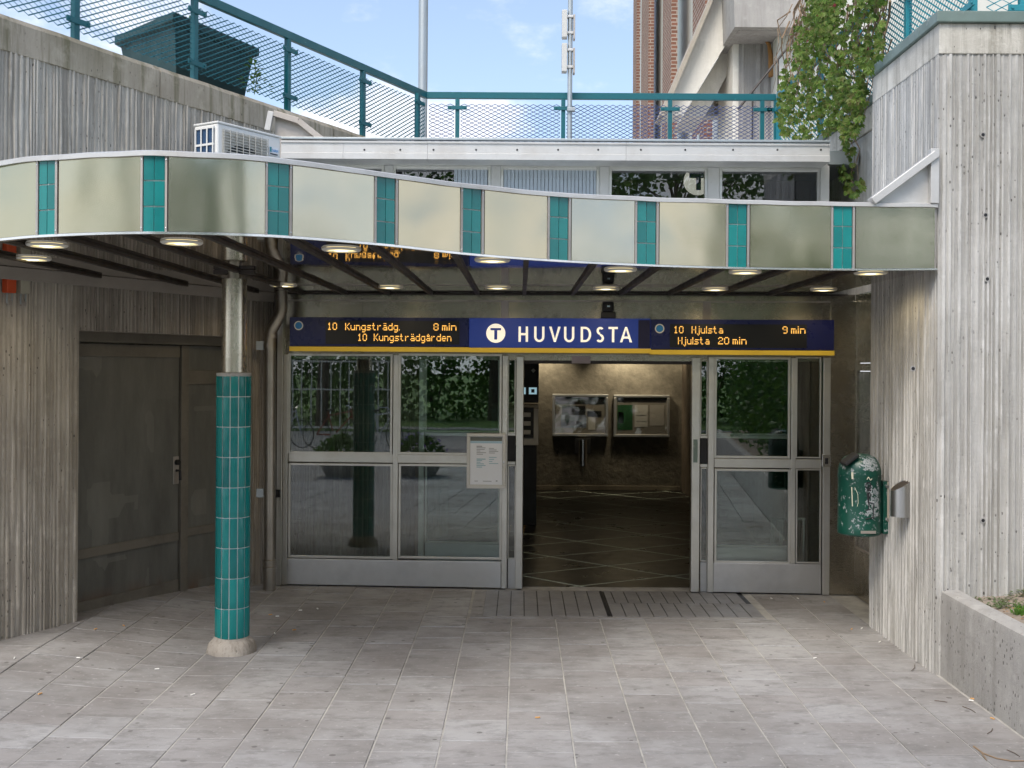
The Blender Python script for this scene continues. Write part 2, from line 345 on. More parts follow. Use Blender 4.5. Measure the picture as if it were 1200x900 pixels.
# ------------------------------------------------------------------ mesh helpers
class MB:
    def __init__(s): s.v = []; s.f = []; s.smooth = False; s.groove = []; s.tone = []
    def add(s, vs, fs):
        o = len(s.v); s.v += [tuple(v) for v in vs]; s.f += [tuple(i+o for i in f) for f in fs]; return s
    def box(s, x0, y0, z0, x1, y1, z1, mt=None):
        if x0 > x1: x0, x1 = x1, x0
        if y0 > y1: y0, y1 = y1, y0
        if z0 > z1: z0, z1 = z1, z0
        vs = [Vector(p) for p in ((x0,y0,z0),(x1,y0,z0),(x1,y1,z0),(x0,y1,z0),(x0,y0,z1),(x1,y0,z1),(x1,y1,z1),(x0,y1,z1))]
        if mt is not None: vs = [mt @ v for v in vs]
        return s.add(vs, [(0,3,2,1),(4,5,6,7),(0,1,5,4),(1,2,6,5),(2,3,7,6),(3,0,4,7)])
    def bar(s, a, b, w, h=None, up=Vector((0, 0, 1))):
        a, b = Vector(a), Vector(b); h = h or w; d = (b-a).normalized(); up = Vector(up)
        if abs(d.dot(up)) > .99: up = Vector((1, 0, 0))
        x = d.cross(up).normalized()*w/2; y = x.cross(d).normalized()*h/2
        vs = [a-x-y, a+x-y, a+x+y, a-x+y, b-x-y, b+x-y, b+x+y, b-x+y]
        return s.add(vs, [(0,3,2,1),(4,5,6,7),(0,1,5,4),(1,2,6,5),(2,3,7,6),(3,0,4,7)][:6])
    def tube(s, pts, r, n=10, caps=True, r1=None):
        pts = [Vector(p) for p in pts]; rings = []; prev = None
        for i, p in enumerate(pts):
            d = (pts[min(i+1, len(pts)-1)]-pts[max(i-1, 0)]).normalized()
            if prev is None:
                up = Vector((0, 0, 1)) if abs(d.z) < .9 else Vector((1, 0, 0)); x = d.cross(up).normalized()
            else: x = (prev - d*prev.dot(d)).normalized()
            prev = x; y = d.cross(x); k = i/(len(pts)-1); rr = r if r1 is None else r+(r1-r)*k
            rings.append([p + (x*cos(2*pi*j/n)+y*sin(2*pi*j/n))*rr for j in range(n)])
        o = len(s.v)
        for rg in rings: s.v += [tuple(q) for q in rg]
        for i in range(len(rings)-1):
            for j in range(n): s.f.append((o+i*n+j, o+i*n+(j+1)%n, o+(i+1)*n+(j+1)%n, o+(i+1)*n+j))
        if caps: s.f.append(tuple(o+j for j in range(n))[::-1]); s.f.append(tuple(o+(len(rings)-1)*n+j for j in range(n)))
        return s
    def lathe(s, prof, c=(0, 0, 0), n=24, a0=0, a1=2*pi, mt=None):
        o = len(s.v); full = abs(a1-a0-2*pi) < 1e-6; m = n if full else n+1
        for r, z in prof:
            for j in range(m):
                a = a0+(a1-a0)*j/n; v = Vector((c[0]+r*cos(a), c[1]+r*sin(a), c[2]+z)); s.v.append(tuple(mt @ v if mt is not None else v))
        for i in range(len(prof)-1):
            for j in range(n): s.f.append((o+i*m+j, o+i*m+(j+1)%m, o+(i+1)*m+(j+1)%m, o+(i+1)*m+j))
        return s
    def prism(s, poly, off):
        n = len(poly); off = Vector(off); a = [Vector(p) for p in poly]; s.add(a+[p+off for p in a], [tuple(range(n))[::-1], tuple(range(n, 2*n))]+[(i, (i+1)%n, n+(i+1)%n, n+i) for i in range(n)]); return s
    def mesh(s, name, mat):
        me = bpy.data.meshes.new(name); me.from_pydata(s.v, [], s.f); me.update()
        if mat: me.materials.append(M[mat])
        if s.smooth:
            for p in me.polygons: p.use_smooth = True
        bm = bmesh.new(); bm.from_mesh(me); bmesh.ops.recalc_face_normals(bm, faces=bm.faces); bm.to_mesh(me); bm.free()
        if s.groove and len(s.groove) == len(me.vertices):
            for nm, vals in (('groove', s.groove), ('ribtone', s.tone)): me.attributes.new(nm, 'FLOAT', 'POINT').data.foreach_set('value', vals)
        return me
    def build(s, name, mat, parent=None, bev=0, sm=False, kind=None):
        if sm: s.smooth = True
        me = s.mesh(name, mat); o = bpy.data.objects.new(name, me); COL.objects.link(o)
        if parent: o.parent = parent
        if bev:
            b = o.modifiers.new('bevel', 'BEVEL'); b.width = bev; b.segments = 2; b.limit_method = 'ANGLE'; b.angle_limit = radians(50)
        if sm:
            e = o.modifiers.new('split', 'EDGE_SPLIT'); e.split_angle = radians(38)
        if kind: o['kind'] = kind
        return o
def tag(o, label=None, cat=None, group=None, kind=None):
    for k, v in (('label', label), ('category', cat), ('group', group), ('kind', kind)):
        if v: o[k] = v
    return o
def thing(name, label, cat, loc=(0, 0, 0), rz=0, group=None):
    o = bpy.data.objects.new(name, None); COL.objects.link(o); o.location = loc; o.rotation_euler = (0, 0, rz); o.empty_display_size = .2
    return tag(o, label, cat, group)
def link_copy(o, parent=None):
    c = o.copy(); COL.objects.link(c)
    if parent: c.parent = parent
    return c
def text_mesh(body, size, mat, name, parent, loc, rot=(radians(90), 0, 0), sx=1.0, bold=0., spacing=1.0, align='LEFT', depth=.002):
    cu = bpy.data.curves.new(name, 'FONT'); cu.body = body; cu.size = size; cu.offset = bold; cu.space_character = spacing; cu.align_x = align; cu.extrude = depth; cu.resolution_u = 4
    t = bpy.data.objects.new('tmp', cu); COL.objects.link(t); bpy.context.view_layer.update()
    me = bpy.data.meshes.new_from_object(t.evaluated_get(bpy.context.evaluated_depsgraph_get())); bpy.data.objects.remove(t)
    me.materials.clear(); me.materials.append(M[mat]); o = bpy.data.objects.new(name, me); COL.objects.link(o)
    o.parent = parent; o.location = loc; o.rotation_euler = rot; o.scale = (sx, 1, 1); return o

# ------------------------------------------------------------------ ground
def zg(x, y):
    t = min(1, max(0, (-x-2.1)/1.3)); t = t*t*(3-2*t)
    k = min(1, max(0, (y-5.5)/2.)); return .10*t*k
SL = .3514; X0 = -.06-SL*11      # slab columns
GR_U0, GR_U1 = 555, 862
pav = tag(MB().box(-40, -14, -.30, 40, 5.2, -.045).build('pavement_bed', 'joint_sand'), kind='structure')
# bed under the slabs follows the slope
mb = MB(); nx, ny = 30, 12
for j in range(ny+1):
    for i in range(nx+1):
        x = -5.2+i*8.9/nx; y = 5.2+j*5.08/ny; mb.v.append((x, y, zg(x, y)-.0045))
for j in range(ny):
    for i in range(nx): a = j*(nx+1)+i; mb.f.append((a, a+1, a+nx+2, a+nx+1))
court = tag(mb.build('pavement', 'joint_sand'), kind='structure')
def slab_verts(x0, x1, y0, y1, jit):
    g = .0042; b = .003; x0 += g; x1 -= g; y0 += g; y1 -= g
    top = [(x0+b, y0+b), (x1-b, y0+b), (x1-b, y1-b), (x0+b, y1-b)]; mid = [(x0, y0), (x1, y0), (x1, y1), (x0, y1)]
    v = [(x, y, zg(x, y)+jit) for x, y in top]+[(x, y, zg(x, y)+jit-b) for x, y in mid]+[(x, y, zg(x, y)-.03) for x, y in mid]
    f = [(0, 1, 2, 3)]+[(4+i, 4+(i+1)%4, (i+1)%4, i) for i in range(4)]+[(8+i, 8+(i+1)%4, 4+(i+1)%4, 4+i) for i in range(4)]
    return v, f
gx0 = FO.x + FP(570, 700)[0]; gx1 = FO.x + FP(868, 700)[0]
GY0, GY1 = 2640/(724-430)+.06, 10.08
rest = MB(); cnt = 0
for c in range(-8, 22):
    xa = X0+c*SL; off = (c % 2)*SL/2
    for r in range(-8, 44):
        ya = -4.2+r*SL+off+.03; yb = ya+SL; xb = xa+SL
        if ya > 10.2: continue
        yb = min(yb, 10.32)
        if xa > 2.72 or xb < -4.6+0.0: 
            if ya > 5: continue
        xe = min(xb, 2.745) if ya > -6 else xb
        if xe-xa < .03: continue
        # the entrance grating takes the place of some slabs
        if xb > gx0-.10 and xa < gx1 and yb > GY0-.06:
            if ya > GY0-.10: continue
            yb = min(yb, GY0-.062)
            if yb-ya < .05: continue
        v, f = slab_verts(xa, xe, ya, yb, random.uniform(-.0022, .0022))
        vis = 5.35 < yb and abs((xa+xe)/2+.03)/max(yb, 1) < .50 and xa > -3.9
        if vis and cnt < 292 and not (xb < -3.27+.478*(ya-8.34)-.30):
            m = MB().add(v, f); o = m.build('paving_slab', 'paving_concrete', court); cnt += 1
        elif ya < 5.9: rest.add(v, f)
o = rest.build('paving_slabs', 'paving_concrete'); tag(o, kind='structure')
print('slabs', cnt)

# entrance threshold: concrete margin and metal gratings
th = thing('entrance_grating', 'grey metal floor grating with slots set before the open sliding doors', 'floor grating', (0, 0, 0))
MB().box(gx0-.10, GY0-.06, -.03, gx1, GY0, .001).build('front_edge', 'paving_concrete', th)
MB().box(gx0-.10, GY0+.001, -.03, gx0-.002, GY1, .002).build('side_edge', 'paving_concrete', th)
MB().box(gx0, GY0+.001, -.06, gx1, GY1, -.0035).build('drain_tray', 'black_paint', th)
x = gx0+.002; bw = .112
k = 0
while x < gx1-.03:
    xe = min(x+bw-.008, gx1-.003)
    if k == 9: 
        MB().box(x, GY0+.002, -.02, x+.018, GY1-.002, .002).build('centre_bar', 'black_rubber', th); x += .035; k += 1; continue
    split = k > 9
    if split:
        yc = (GY0+GY1)/2
        MB().box(x, GY0+.002, -.02, xe, yc-.003, .002).build('tread_bar', 'grate_steel', th)
        MB().box(x-.045 if k > 10 else x, yc+.003, -.02, xe-.045, GY1-.002, .0015).build('tread_bar', 'grate_steel', th)
    else: MB().box(x, GY0+.002, -.02, xe, GY1-.002, .002).build('tread_bar', 'grate_steel', th)
    x += bw; k += 1

# ------------------------------------------------------------------ ribbed concrete walls
def ribs(mb, p0, p1, z0, z1, seed, depth=.012, pitch=.05, dz=.22, z1b=None, back=.02):
    """vertical board-marked ribs on the right-hand side of the line p0 -> p1; depth breaks up like hacked fins"""
    rnd = random.Random(seed); p0, p1 = Vector(p0), Vector(p1); L = (p1-p0).length; d = (p1-p0)/L; n = Vector((d.y, -d.x, 0))
    us = [(0, 0, 0)]; u = 0
    while u < L-.02:
        w = rnd.uniform(.55, 1.5)*pitch; hh = rnd.choice([1, 1, .8, .55, 1.15, .3]); ed = min(.007, w*.15); vw = w*rnd.uniform(.28, .5); rid = len(us)
        for du, k in ((0, 0), (vw, 0), (vw+ed, hh), (w-ed, hh)):
            if u+du < L: us.append((u+du, k, rid))
        u += w
    us.append((L, 0, 0)); nz = max(2, int((z1-z0)/dz)+1); o = len(mb.v); m = len(us)
    for i in range(nz+1):
        z = z0+(z1-z0)*i/nz
        for (u, k, rid) in us:
            zz_ = z if z1b is None else z0+(z1+(z1b-z1)*u/L-z0)*i/nz
            br = noise.noise((rid*3.1+seed, z*2.3, seed)); br2 = noise.noise((rid*1.7, z*9, 5+seed))
            kk = k*(1+.35*br2)*(1 if br < .28 else .35) if k else 0
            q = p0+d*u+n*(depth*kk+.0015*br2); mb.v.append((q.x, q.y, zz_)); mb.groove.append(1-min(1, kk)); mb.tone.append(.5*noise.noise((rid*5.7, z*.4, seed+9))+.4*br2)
    for i in range(nz):
        for j in range(m-1): a = o+i*m+j; mb.f.append((a, a+1, a+m+1, a+m))
    return mb
def slabwall(mb, p0, p1, z0, z1, th_, off=0.):
    p0, p1 = Vector(p0), Vector(p1); d = (p1-p0).normalized(); n = Vector((d.y, -d.x, 0)); a = p0+n*off; b = p1+n*off; c = p1-n*th_; e = p0-n*th_
    mb.prism([(a.x, a.y, z0), (b.x, b.y, z0), (c.x, c.y, z0), (e.x, e.y, z0)], (0, 0, z1-z0)); return mb

# left ramp wall
LA = Vector((-3.27, 8.34, 0)); LD = Vector((.431, .902, 0)).normalized(); LN = Vector((LD.y, -LD.x, 0))
def L(s, off=0., z=0.): p = LA+LD*s+LN*off; return Vector((p.x, p.y, z))
S0, S1 = 0.0, 1.90; RD = .25
lw = thing('ramp_wall', 'long brown ribbed concrete retaining wall on the left carrying the terrace parapet', 'wall')
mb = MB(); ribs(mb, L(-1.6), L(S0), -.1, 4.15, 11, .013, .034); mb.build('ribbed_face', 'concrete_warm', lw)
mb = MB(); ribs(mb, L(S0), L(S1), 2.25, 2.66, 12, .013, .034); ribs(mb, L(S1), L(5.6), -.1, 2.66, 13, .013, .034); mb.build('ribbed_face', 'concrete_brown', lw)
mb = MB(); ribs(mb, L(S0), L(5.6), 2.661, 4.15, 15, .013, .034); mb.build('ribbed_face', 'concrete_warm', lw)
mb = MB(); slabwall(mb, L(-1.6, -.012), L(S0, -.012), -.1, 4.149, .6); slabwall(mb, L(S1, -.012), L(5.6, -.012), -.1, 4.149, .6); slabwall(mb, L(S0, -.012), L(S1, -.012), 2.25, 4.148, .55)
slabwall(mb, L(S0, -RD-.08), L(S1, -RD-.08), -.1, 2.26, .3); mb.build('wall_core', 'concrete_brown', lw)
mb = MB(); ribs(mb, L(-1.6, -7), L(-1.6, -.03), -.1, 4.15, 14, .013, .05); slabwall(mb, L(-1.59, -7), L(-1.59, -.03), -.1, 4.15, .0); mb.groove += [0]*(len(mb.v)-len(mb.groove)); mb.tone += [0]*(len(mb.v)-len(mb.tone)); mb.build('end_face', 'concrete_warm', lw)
# parapet band in casting lengths
s = -1.6
while s < 5.6:
    e = min(s+2.4, 5.6); mb = MB(); a = L(s+.004, .016); b = L(e-.004, .016); bk = L(e-.004, -.32); ak = L(s+.004, -.32)
    nseg = 12; o = len(mb.v)
    for i in range(nseg+1):
        t = i/nseg
        for (q0, q1, z) in ((a, b, 4.150), (a, b, 4.36), (a+(-LN)*.03, b+(-LN)*.03, 4.40), (ak, bk, 4.405), (ak, bk, 4.15)):
            q = q0.lerp(q1, t); j = .006*noise.noise((q.x*3, q.y*3, z*5)); mb.v.append((q.x+LN.x*j, q.y+LN.y*j, z+j))
    for i in range(nseg):
        for k in range(5): mb.f.append((o+i*5+k, o+i*5+(k+1)%5, o+i*5+5+(k+1)%5, o+i*5+5+k))
    mb.f.append(tuple(o+k for k in range(5))); mb.f.append(tuple(o+nseg*5+k for k in range(5))[::-1])
    mb.build('parapet_band', 'concrete_band_mossy' if s > -.5 else 'concrete_band_mossy', lw, .004); s = e

# steel door in the recess
dr = thing('steel_door', 'dark weathered double steel door with rusty foot in the left concrete wall', 'door', L(0, -RD, 0), math.atan2(LD.y, LD.x))
def dbox(s0, z0, s1, z1, d0, d1, name, mat, parent=dr, bev=.003): return MB().box(s0, -d1, z0, s1, -d0, z1).build(name, mat, parent, bev)
zb = .085
dbox(.012, 2.17, 1.89, 2.255, .0, .10, 'lintel_rail', 'door_frame_steel')
lf = dbox(.02, .05, 1.305, 2.165, .0, .02, 'door_leaf', 'old_door_steel')
for (z0, z1) in ((.50, .575), (2.06, 2.16), (.06, .17)): dbox(.025, z0, 1.30, z1, .021, .034, 'leaf_rail', 'door_frame_steel', lf)
dbox(1.312, .03, 1.40, 2.165, .0, .045, 'meeting_post', 'door_frame_steel')
lf2 = dbox(1.407, .05, 1.885, 2.165, .0, .02, 'door_leaf', 'old_door_steel')
for (z0, z1) in ((.52, .59), (1.83, 1.95)): dbox(1.41, z0, 1.88, z1, .021, .034, 'leaf_rail', 'door_frame_steel', lf2)
lk = dbox(1.235, .985, 1.30, 1.22, .021, .03, 'lock_plate', 'edge_steel')
MB().lathe([(0, .03), (.022, .03), (.024, 0)], (0, 0, 0), 12, mt=Matrix.Translation((1.268, -.03, 1.17)) @ Matrix.Rotation(radians(90), 4, 'X')).build('lock_cylinder', 'black_paint', lk)
MB().tube([(1.268, -.03, 1.10), (1.268, -.07, 1.10), (1.268, -.075, 1.02)], .012, 8).build('handle', 'black_paint', lk)
dbox(.0, .0, 1.89, .048, .0, .07, 'threshold', 'edge_steel')
for hz_ in (.30, 1.15, 1.95): MB().lathe([(0, 0), (.012, 0), (.012, .11), (0, .11)], (.022, -.012, hz_), 10).build('hinge', 'door_frame_steel', lf, sm=True)
# key boxes
def keybox(pxc, mat, lab):
    r = ray(pxc, 340); # ray to wall
    t = (LA+LN*.02).dot(LN)/r.dot(LN); p = r*t
    s = (Vector((p.x, p.y, 0))-LA).dot(LD)
    t_ = thing('key_box', lab, 'key box', L(s, .016, 0), math.atan2(LD.y, LD.x))
    MB().box(-.038, -.055, 2.485, .038, 0, 2.60).build('housing', mat, t_, .006)
    MB().box(-.036, -.050, 2.602, .036, 0, 2.64).build('mounting_plate', 'black_paint', t_, .003)
    MB().tube([(-.02, -.03, 2.483), (-.022, -.03, 2.42), (0, -.03, 2.405), (.02, -.03, 2.42), (.022, -.03, 2.483)], .006, 6).build('shackle', 'galvanised', t_, sm=True)
    MB().box(-.018, -.04, 2.400, .018, -.018, 2.432).build('padlock', 'edge_steel', t_, .003)
keybox(8, 'orange_plastic', 'small orange key box with padlock high on the left ribbed wall')
keybox(24, 'beige_box', 'small beige key box with padlock beside the orange one')

# right wall
RX, RY = 2.735, 7.39
rw = thing('corner_wall', 'tall light grey ribbed concrete corner wall on the right with green metal coping', 'wall')
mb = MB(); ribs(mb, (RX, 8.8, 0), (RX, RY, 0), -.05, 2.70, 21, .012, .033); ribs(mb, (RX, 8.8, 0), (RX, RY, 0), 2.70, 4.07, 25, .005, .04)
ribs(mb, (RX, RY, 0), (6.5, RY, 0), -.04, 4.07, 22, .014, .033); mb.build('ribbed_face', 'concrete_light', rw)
MB().prism([(RX+.012, RY+.012, -.05), (6.5, RY+.012, -.05), (6.5, 8.79, -.05), (RX+.012, 8.79, -.05)], (0, 0, 4.115)).build('wall_core', 'concrete_light', rw)
MB().prism([(3.02, 8.8, 2.62), (6.5, 8.8, 2.62), (6.5, 13, 2.62), (3.02, 13, 2.62)], (0, 0, 1.44)).build('set_back_wall', 'concrete_light', rw)
MB().box(RX-.006, RY-.012, 4.07, 6.5, 8.78, 4.27).build('parapet_band', 'concrete_band', rw, .006)
MB().box(3.0, 8.79, 4.066, 6.5, 13, 4.27).build('parapet_band', 'concrete_band', rw, .006)
mb = MB(); mb.box(RX-.03, RY-.04, 4.271, 6.5, RY+.30, 4.345); mb.build('coping', 'green_cap', rw, .006)
MB().box(RX-.03, RY+.303, 4.271, RX+.32, 8.82, 4.345).build('coping', 'green_cap', rw, .006)
MB().box(3.0-.03, 8.83, 4.271, 3.3, 13, 4.34).build('coping', 'green_cap', rw, .006)
# terrace ground behind
for (a, b_) in ((1152, 158), (1155, 252), (1157, 327), (1070, 432), (1152, 610)):
    q = P(a, b_, RY-.014); MB().lathe([(0, .001), (.011, .001), (.0125, .002), (.019, .002), (.02, -.006)], n=12, mt=Matrix.Translation((q.x, RY-.014, q.z)) @ Matrix.Rotation(radians(90), 4, 'X')).build('tie_hole', 'concrete_planter', rw)
    MB().lathe([(0, .0035), (.0105, .0035), (.0115, .002)], n=10, mt=Matrix.Translation((q.x, RY-.014, q.z)) @ Matrix.Rotation(radians(90), 4, 'X')).build('tie_hole_bore', 'black_paint', rw)
tag(MB().box(RX+.33, 8.82, 4.0, 30, 60, 4.26).build('terrace_right', 'concrete_far'), kind='structure')

# planter wall coming towards the camera on the right, soil inside
pl = thing('planter_wall', 'low smooth concrete planter wall in the right foreground with rounded light rim', 'planter wall')
PH = .555
mb = MB(); prof = [(-.0, -.05), (0, PH-.045), (.008, PH-.012), (.03, PH), (.12, PH), (.14, PH-.02), (.14, -.05)]
n = 40; o = 0
for i in range(n+1):
    y = RY-.005-i*(RY+6.5)/n
    for (dx, z) in prof: j = .004*noise.noise((y*2.5, z*4, 3)); mb.v.append((2.76+dx+j, y, z+(j if z > .4 else 0)))
for i in range(n):
    for k in range(len(prof)-1): a = i*len(prof)+k; mb.f.append((a, a+1, a+1+len(prof), a+len(prof)))
mb.build('planter_kerb', 'concrete_planter', pl, sm=True)
mb = MB(); nx, ny = 24, 60
for j in range(ny+1):
    for i in range(nx+1):
        x = 2.89+i*3.6/nx; y = RY-.0-j*13.9/ny; mb.v.append((x, y, PH-.05+.05*noise.noise((x*2, y*2, 0))+.02*noise.noise((x*9, y*9, 2))+.10*min(1, i/8)))
for j in range(ny):
    for i in range(nx): a = j*(nx+1)+i; mb.f.append((a, a+1, a+nx+2, a+nx+1))
tag(mb.build('soil_bed', 'soil', sm=True), kind='structure')
def soilz(x, y): return PH-.05+.05*noise.noise((x*2, y*2, 0))+.10*min(1, (x-2.89)/1.2)
def blade_tuft(mb, x, y, z, n, h, spread, w=.004, rnd=random):
    for _ in range(n):
        a = rnd.uniform(0, 2*pi); l = h*rnd.uniform(.5, 1); r = spread*rnd.random(); bx, by = x+r*cos(a), y+r*sin(a); q = rnd.uniform(0, 2*pi)
        dx, dy = cos(q)*w, sin(q)*w; ex, ey = bx+cos(a)*l*.5, by+sin(a)*l*.5
        mb.add([(bx-dx, by-dy, z), (bx+dx, by+dy, z), ((bx+ex)/2+dx, (by+ey)/2+dy, z+l*.7), ((bx+ex)/2-dx, (by+ey)/2-dy, z+l*.7), (ex, ey, z+l*.85)], [(0, 1, 2, 3), (3, 2, 4)])
def leaf(mb, p, size, d, up, asp=.45):
    d = d.normalized(); s = d.cross(up)
    if s.length < 1e-3: s = Vector((1, 0, 0))
    s = s.normalized()*size*asp; nn = s.cross(d).normalized()*size*.12
    mb.add([p, p+d*size*.45+s+nn, p+d*size, p+d*size*.45-s+nn, p+d*size*.5], [(0, 1, 4), (1, 2, 4), (2, 3, 4), (3, 0, 4)])
def rv(rnd=random): return Vector((rnd.gauss(0, 1), rnd.gauss(0, 1), rnd.gauss(0, 1))).normalized()
mb = MB()
for _ in range(26):
    x, y = random.uniform(3.0, 3.6), random.uniform(6.62, 6.95); blade_tuft(mb, x, y, soilz(x, y)-.005, 26, .05, .05)
tag(mb.build('green_grass', 'grass_leaf'), 'bright green grass growing in the planter soil on the right', 'grass', kind='stuff')
mb = MB()
for _ in range(60):
    x, y = random.uniform(2.93, 3.7), random.uniform(7.0, 7.36); z = soilz(x, y)
    for k in range(14):
        p = Vector((x+random.gauss(0, .03), y+random.gauss(0, .02), z+random.uniform(0, .03))); leaf(mb, p, random.uniform(.015, .035), Vector((random.gauss(0, 1), random.gauss(0, 1), random.uniform(0, .8))), Vector((0, 0, 1)), .3)
tag(mb.build('low_weeds', 'weed_leaf'), 'grey green low weeds along the foot of the ribbed wall', 'weeds', kind='stuff')
mb = MB()
for k in range(46):
    a = random.uniform(0, 2*pi); leaf(mb, Vector((3.36, 7.28, soilz(3.36, 7.28)+random.uniform(.0, .06))), random.uniform(.05, .10), Vector((cos(a), sin(a), random.uniform(.1, .8))), Vector((0, 0, 1)), .28)
tag(mb.build('weed_plant', 'shrub_leaf'), 'dark leafy weed standing in the planter against the wall', 'plant')
mb = MB()
for k in range(150):
    x, y = random.uniform(2.93, 3.8), random.uniform(6.5, 7.34); leaf(mb, Vector((x, y, soilz(x, y)+.008)), random.uniform(.012, .03), Vector((random.gauss(0, 1), random.gauss(0, 1), .1)), Vector((0, 0, 1)), .4)
tag(mb.build('leaf_litter', 'leaf_dry'), 'dry brown leaf litter scattered over the planter soil', 'leaf litter', kind='stuff')

# ------------------------------------------------------------------ canopy
CPX = [0, 45, 130, 190, 280, 340, 450, 550, 650, 760, 860, 1000, 1099]
CYT = [190, 184, 179, 178, 182, 188, 203, 216, 225.5, 231, 234, 237, 238.5]
CYB = [281, 277, 273.5, 273, 275, 278, 287, 298, 305.5, 311, 314, 316, 315.5]
CD = [5.85, 5.70, 5.57, 5.53, 5.60, 5.75, 6.10, 6.52, 6.87, 7.13, 7.28, 7.37, 7.375]
def crom(xs, ys, x):
    n = len(xs)
    i = max(0, min(n-2, next((k for k in range(n-1) if x <= xs[k+1]), n-2)))
    def sl(k):
        if k == 0: return (ys[1]-ys[0])/(xs[1]-xs[0])
        if k == n-1: return (ys[-1]-ys[-2])/(xs[-1]-xs[-2])
        return (ys[k+1]-ys[k-1])/(xs[k+1]-xs[k-1])
    h = xs[i+1]-xs[i]; t = (x-xs[i])/h; m0, m1 = sl(i)*h, sl(i+1)*h
    if t < 0: return ys[0]+sl(0)*(x-xs[0])
    return (2*t**3-3*t*t+1)*ys[i]+(t**3-2*t*t+t)*m0+(-2*t**3+3*t*t)*ys[i+1]+(t**3-t*t)*m1
def cpt(px):
    Y = crom(CPX, CD, px); a = P(px, crom(CPX, CYB, px), Y); b = P(px, crom(CPX, CYT, px)+4, Y); return a, b.z
# sample path as function of px, extended left out of frame
path = []
for px in range(0, 1100, 3): a, zt = cpt(px); path.append((px, a.x, a.y, a.z, zt))
a, zt = cpt(1099); path.append((1099, a.x, a.y, a.z, zt))
x0, y0 = path[0][1], path[0][2]
ext = [(-140, -4.13, 6.72), (-120, -3.85, 6.60), (-90, -3.45, 6.36), (-60, -3.10, 6.12), (-30, -2.83, 5.96)]
path = [(e[0], e[1], e[2], path[0][3], path[0][4]) for e in ext]+path
def path_at(px):
    for i in range(len(path)-1):
        if px <= path[i+1][0]:
            a, b = path[i], path[i+1]; t = (px-a[0])/(b[0]-a[0]); return [a[k]+(b[k]-a[k])*t for k in range(5)]
    return list(path[-1])
def path_n(px):
    a, b = path_at(px-2), path_at(px+2); d = Vector((b[1]-a[1], b[2]-a[2], 0)).normalized(); return Vector((d.y, -d.x, 0))
def sheet(p0, p1, o0, o1, zlo, zhi, step=4, edge=.0):
    """curved strip following the fascia between photo columns p0..p1, from offset o0 (back) to o1 (front)"""
    mb = MB(); n = max(1, int((p1-p0)/step)); ring = []
    for i in range(n+1):
        px = p0+(p1-p0)*i/n; q = path_at(px); nn = path_n(px); H = q[4]-q[3]; za, zb_ = q[3]+H*zlo[0]+zlo[1], q[3]+H*zhi[0]+zhi[1]
        b_, f_ = Vector((q[1], q[2], 0))+nn*o0, Vector((q[1], q[2], 0))+nn*o1
        for (v, z) in ((b_, za), (f_, za), (f_, zb_), (b_, zb_)): mb.v.append((v.x, v.y, z))
    for i in range(n):
        for k in range(4): mb.f.append((i*4+k, i*4+(k+1)%4, i*4+4+(k+1)%4, i*4+4+k))
    mb.f.append((0, 1, 2, 3)); mb.f.append((n*4+3, n*4+2, n*4+1, n*4)); return mb
cn = thing('canopy', 'curved stainless steel canopy with teal tile strips over the station entrance', 'canopy')
strips = [(46, 65), (168, 193), (313, 338), (440.5, 462), (541.5, 563), (643.5, 665), (746, 768), (853, 874.5), (976, 998)]
strips = [(-120, -104)]+strips
FULL = ((0, 0), (1, 0))
sheet(-139, 1098, -.06, -.012, (0, .0), (1, 0)).build('fascia_backing', 'edge_steel', cn, sm=True)
prev = -139
for (a, b) in strips+[(1098, 1099)]:
    if a-prev > 5: sheet(prev+1.2, a-3.0, -.010, .004, (0, .008), (1, -.004), 5).build('fascia_panel', 'fascia_steel', cn, sm=True)
    prev = b+3.2 if b < 1098 else b
def seg_pt(px, off, z): q = path_at(px); nn = path_n(px); return Vector((q[1]+nn.x*off, q[2]+nn.y*off, z))
for (a, b) in strips:
    if a < -50: continue
    g = sheet(a, b, -.010, -.004, (0, .004), (1, -.004), 3).build('tile_strip', 'grout', cn)
    sheet(a-2.8, a-.4, -.010, .009, (0, .004), (1, -.003), 1).build('strip_trim', 'edge_steel', cn)
    sheet(b+.4, b+3.0, -.010, .009, (0, .004), (1, -.003), 1).build('strip_trim', 'edge_steel', cn)
    q = path_at((a+b)/2); H = q[4]-q[3]-.008; mid = (a+b)/2; gp = .35
    for (xa, xb) in ((a+.3, mid-gp), (mid+gp, b-.3)):
        for k in range(3):
            lo, hi = k/3, (k+1)/3
            sheet(xa, xb, -.0035, .003, (lo, .006), (hi, -.001), 3).build('tile', 'teal_tile', g)
# screws on trims
mbs = MB()
for (a, b) in strips[1:]:
    for px in (a-1.6, b+1.7):
        for f in (.06, .94):
            q = path_at(px); p = seg_pt(px, .0095, q[3]+(q[4]-q[3])*f); nn = path_n(px); mbs.lathe([(0, .002), (.004, .001), (.0045, 0)], (0, 0, 0), 8, mt=Matrix.Translation(p) @ nn.to_track_quat('Z', 'Y').to_matrix().to_4x4())
mbs.build('trim_screws', 'bright_steel', cn, kind='stuff')
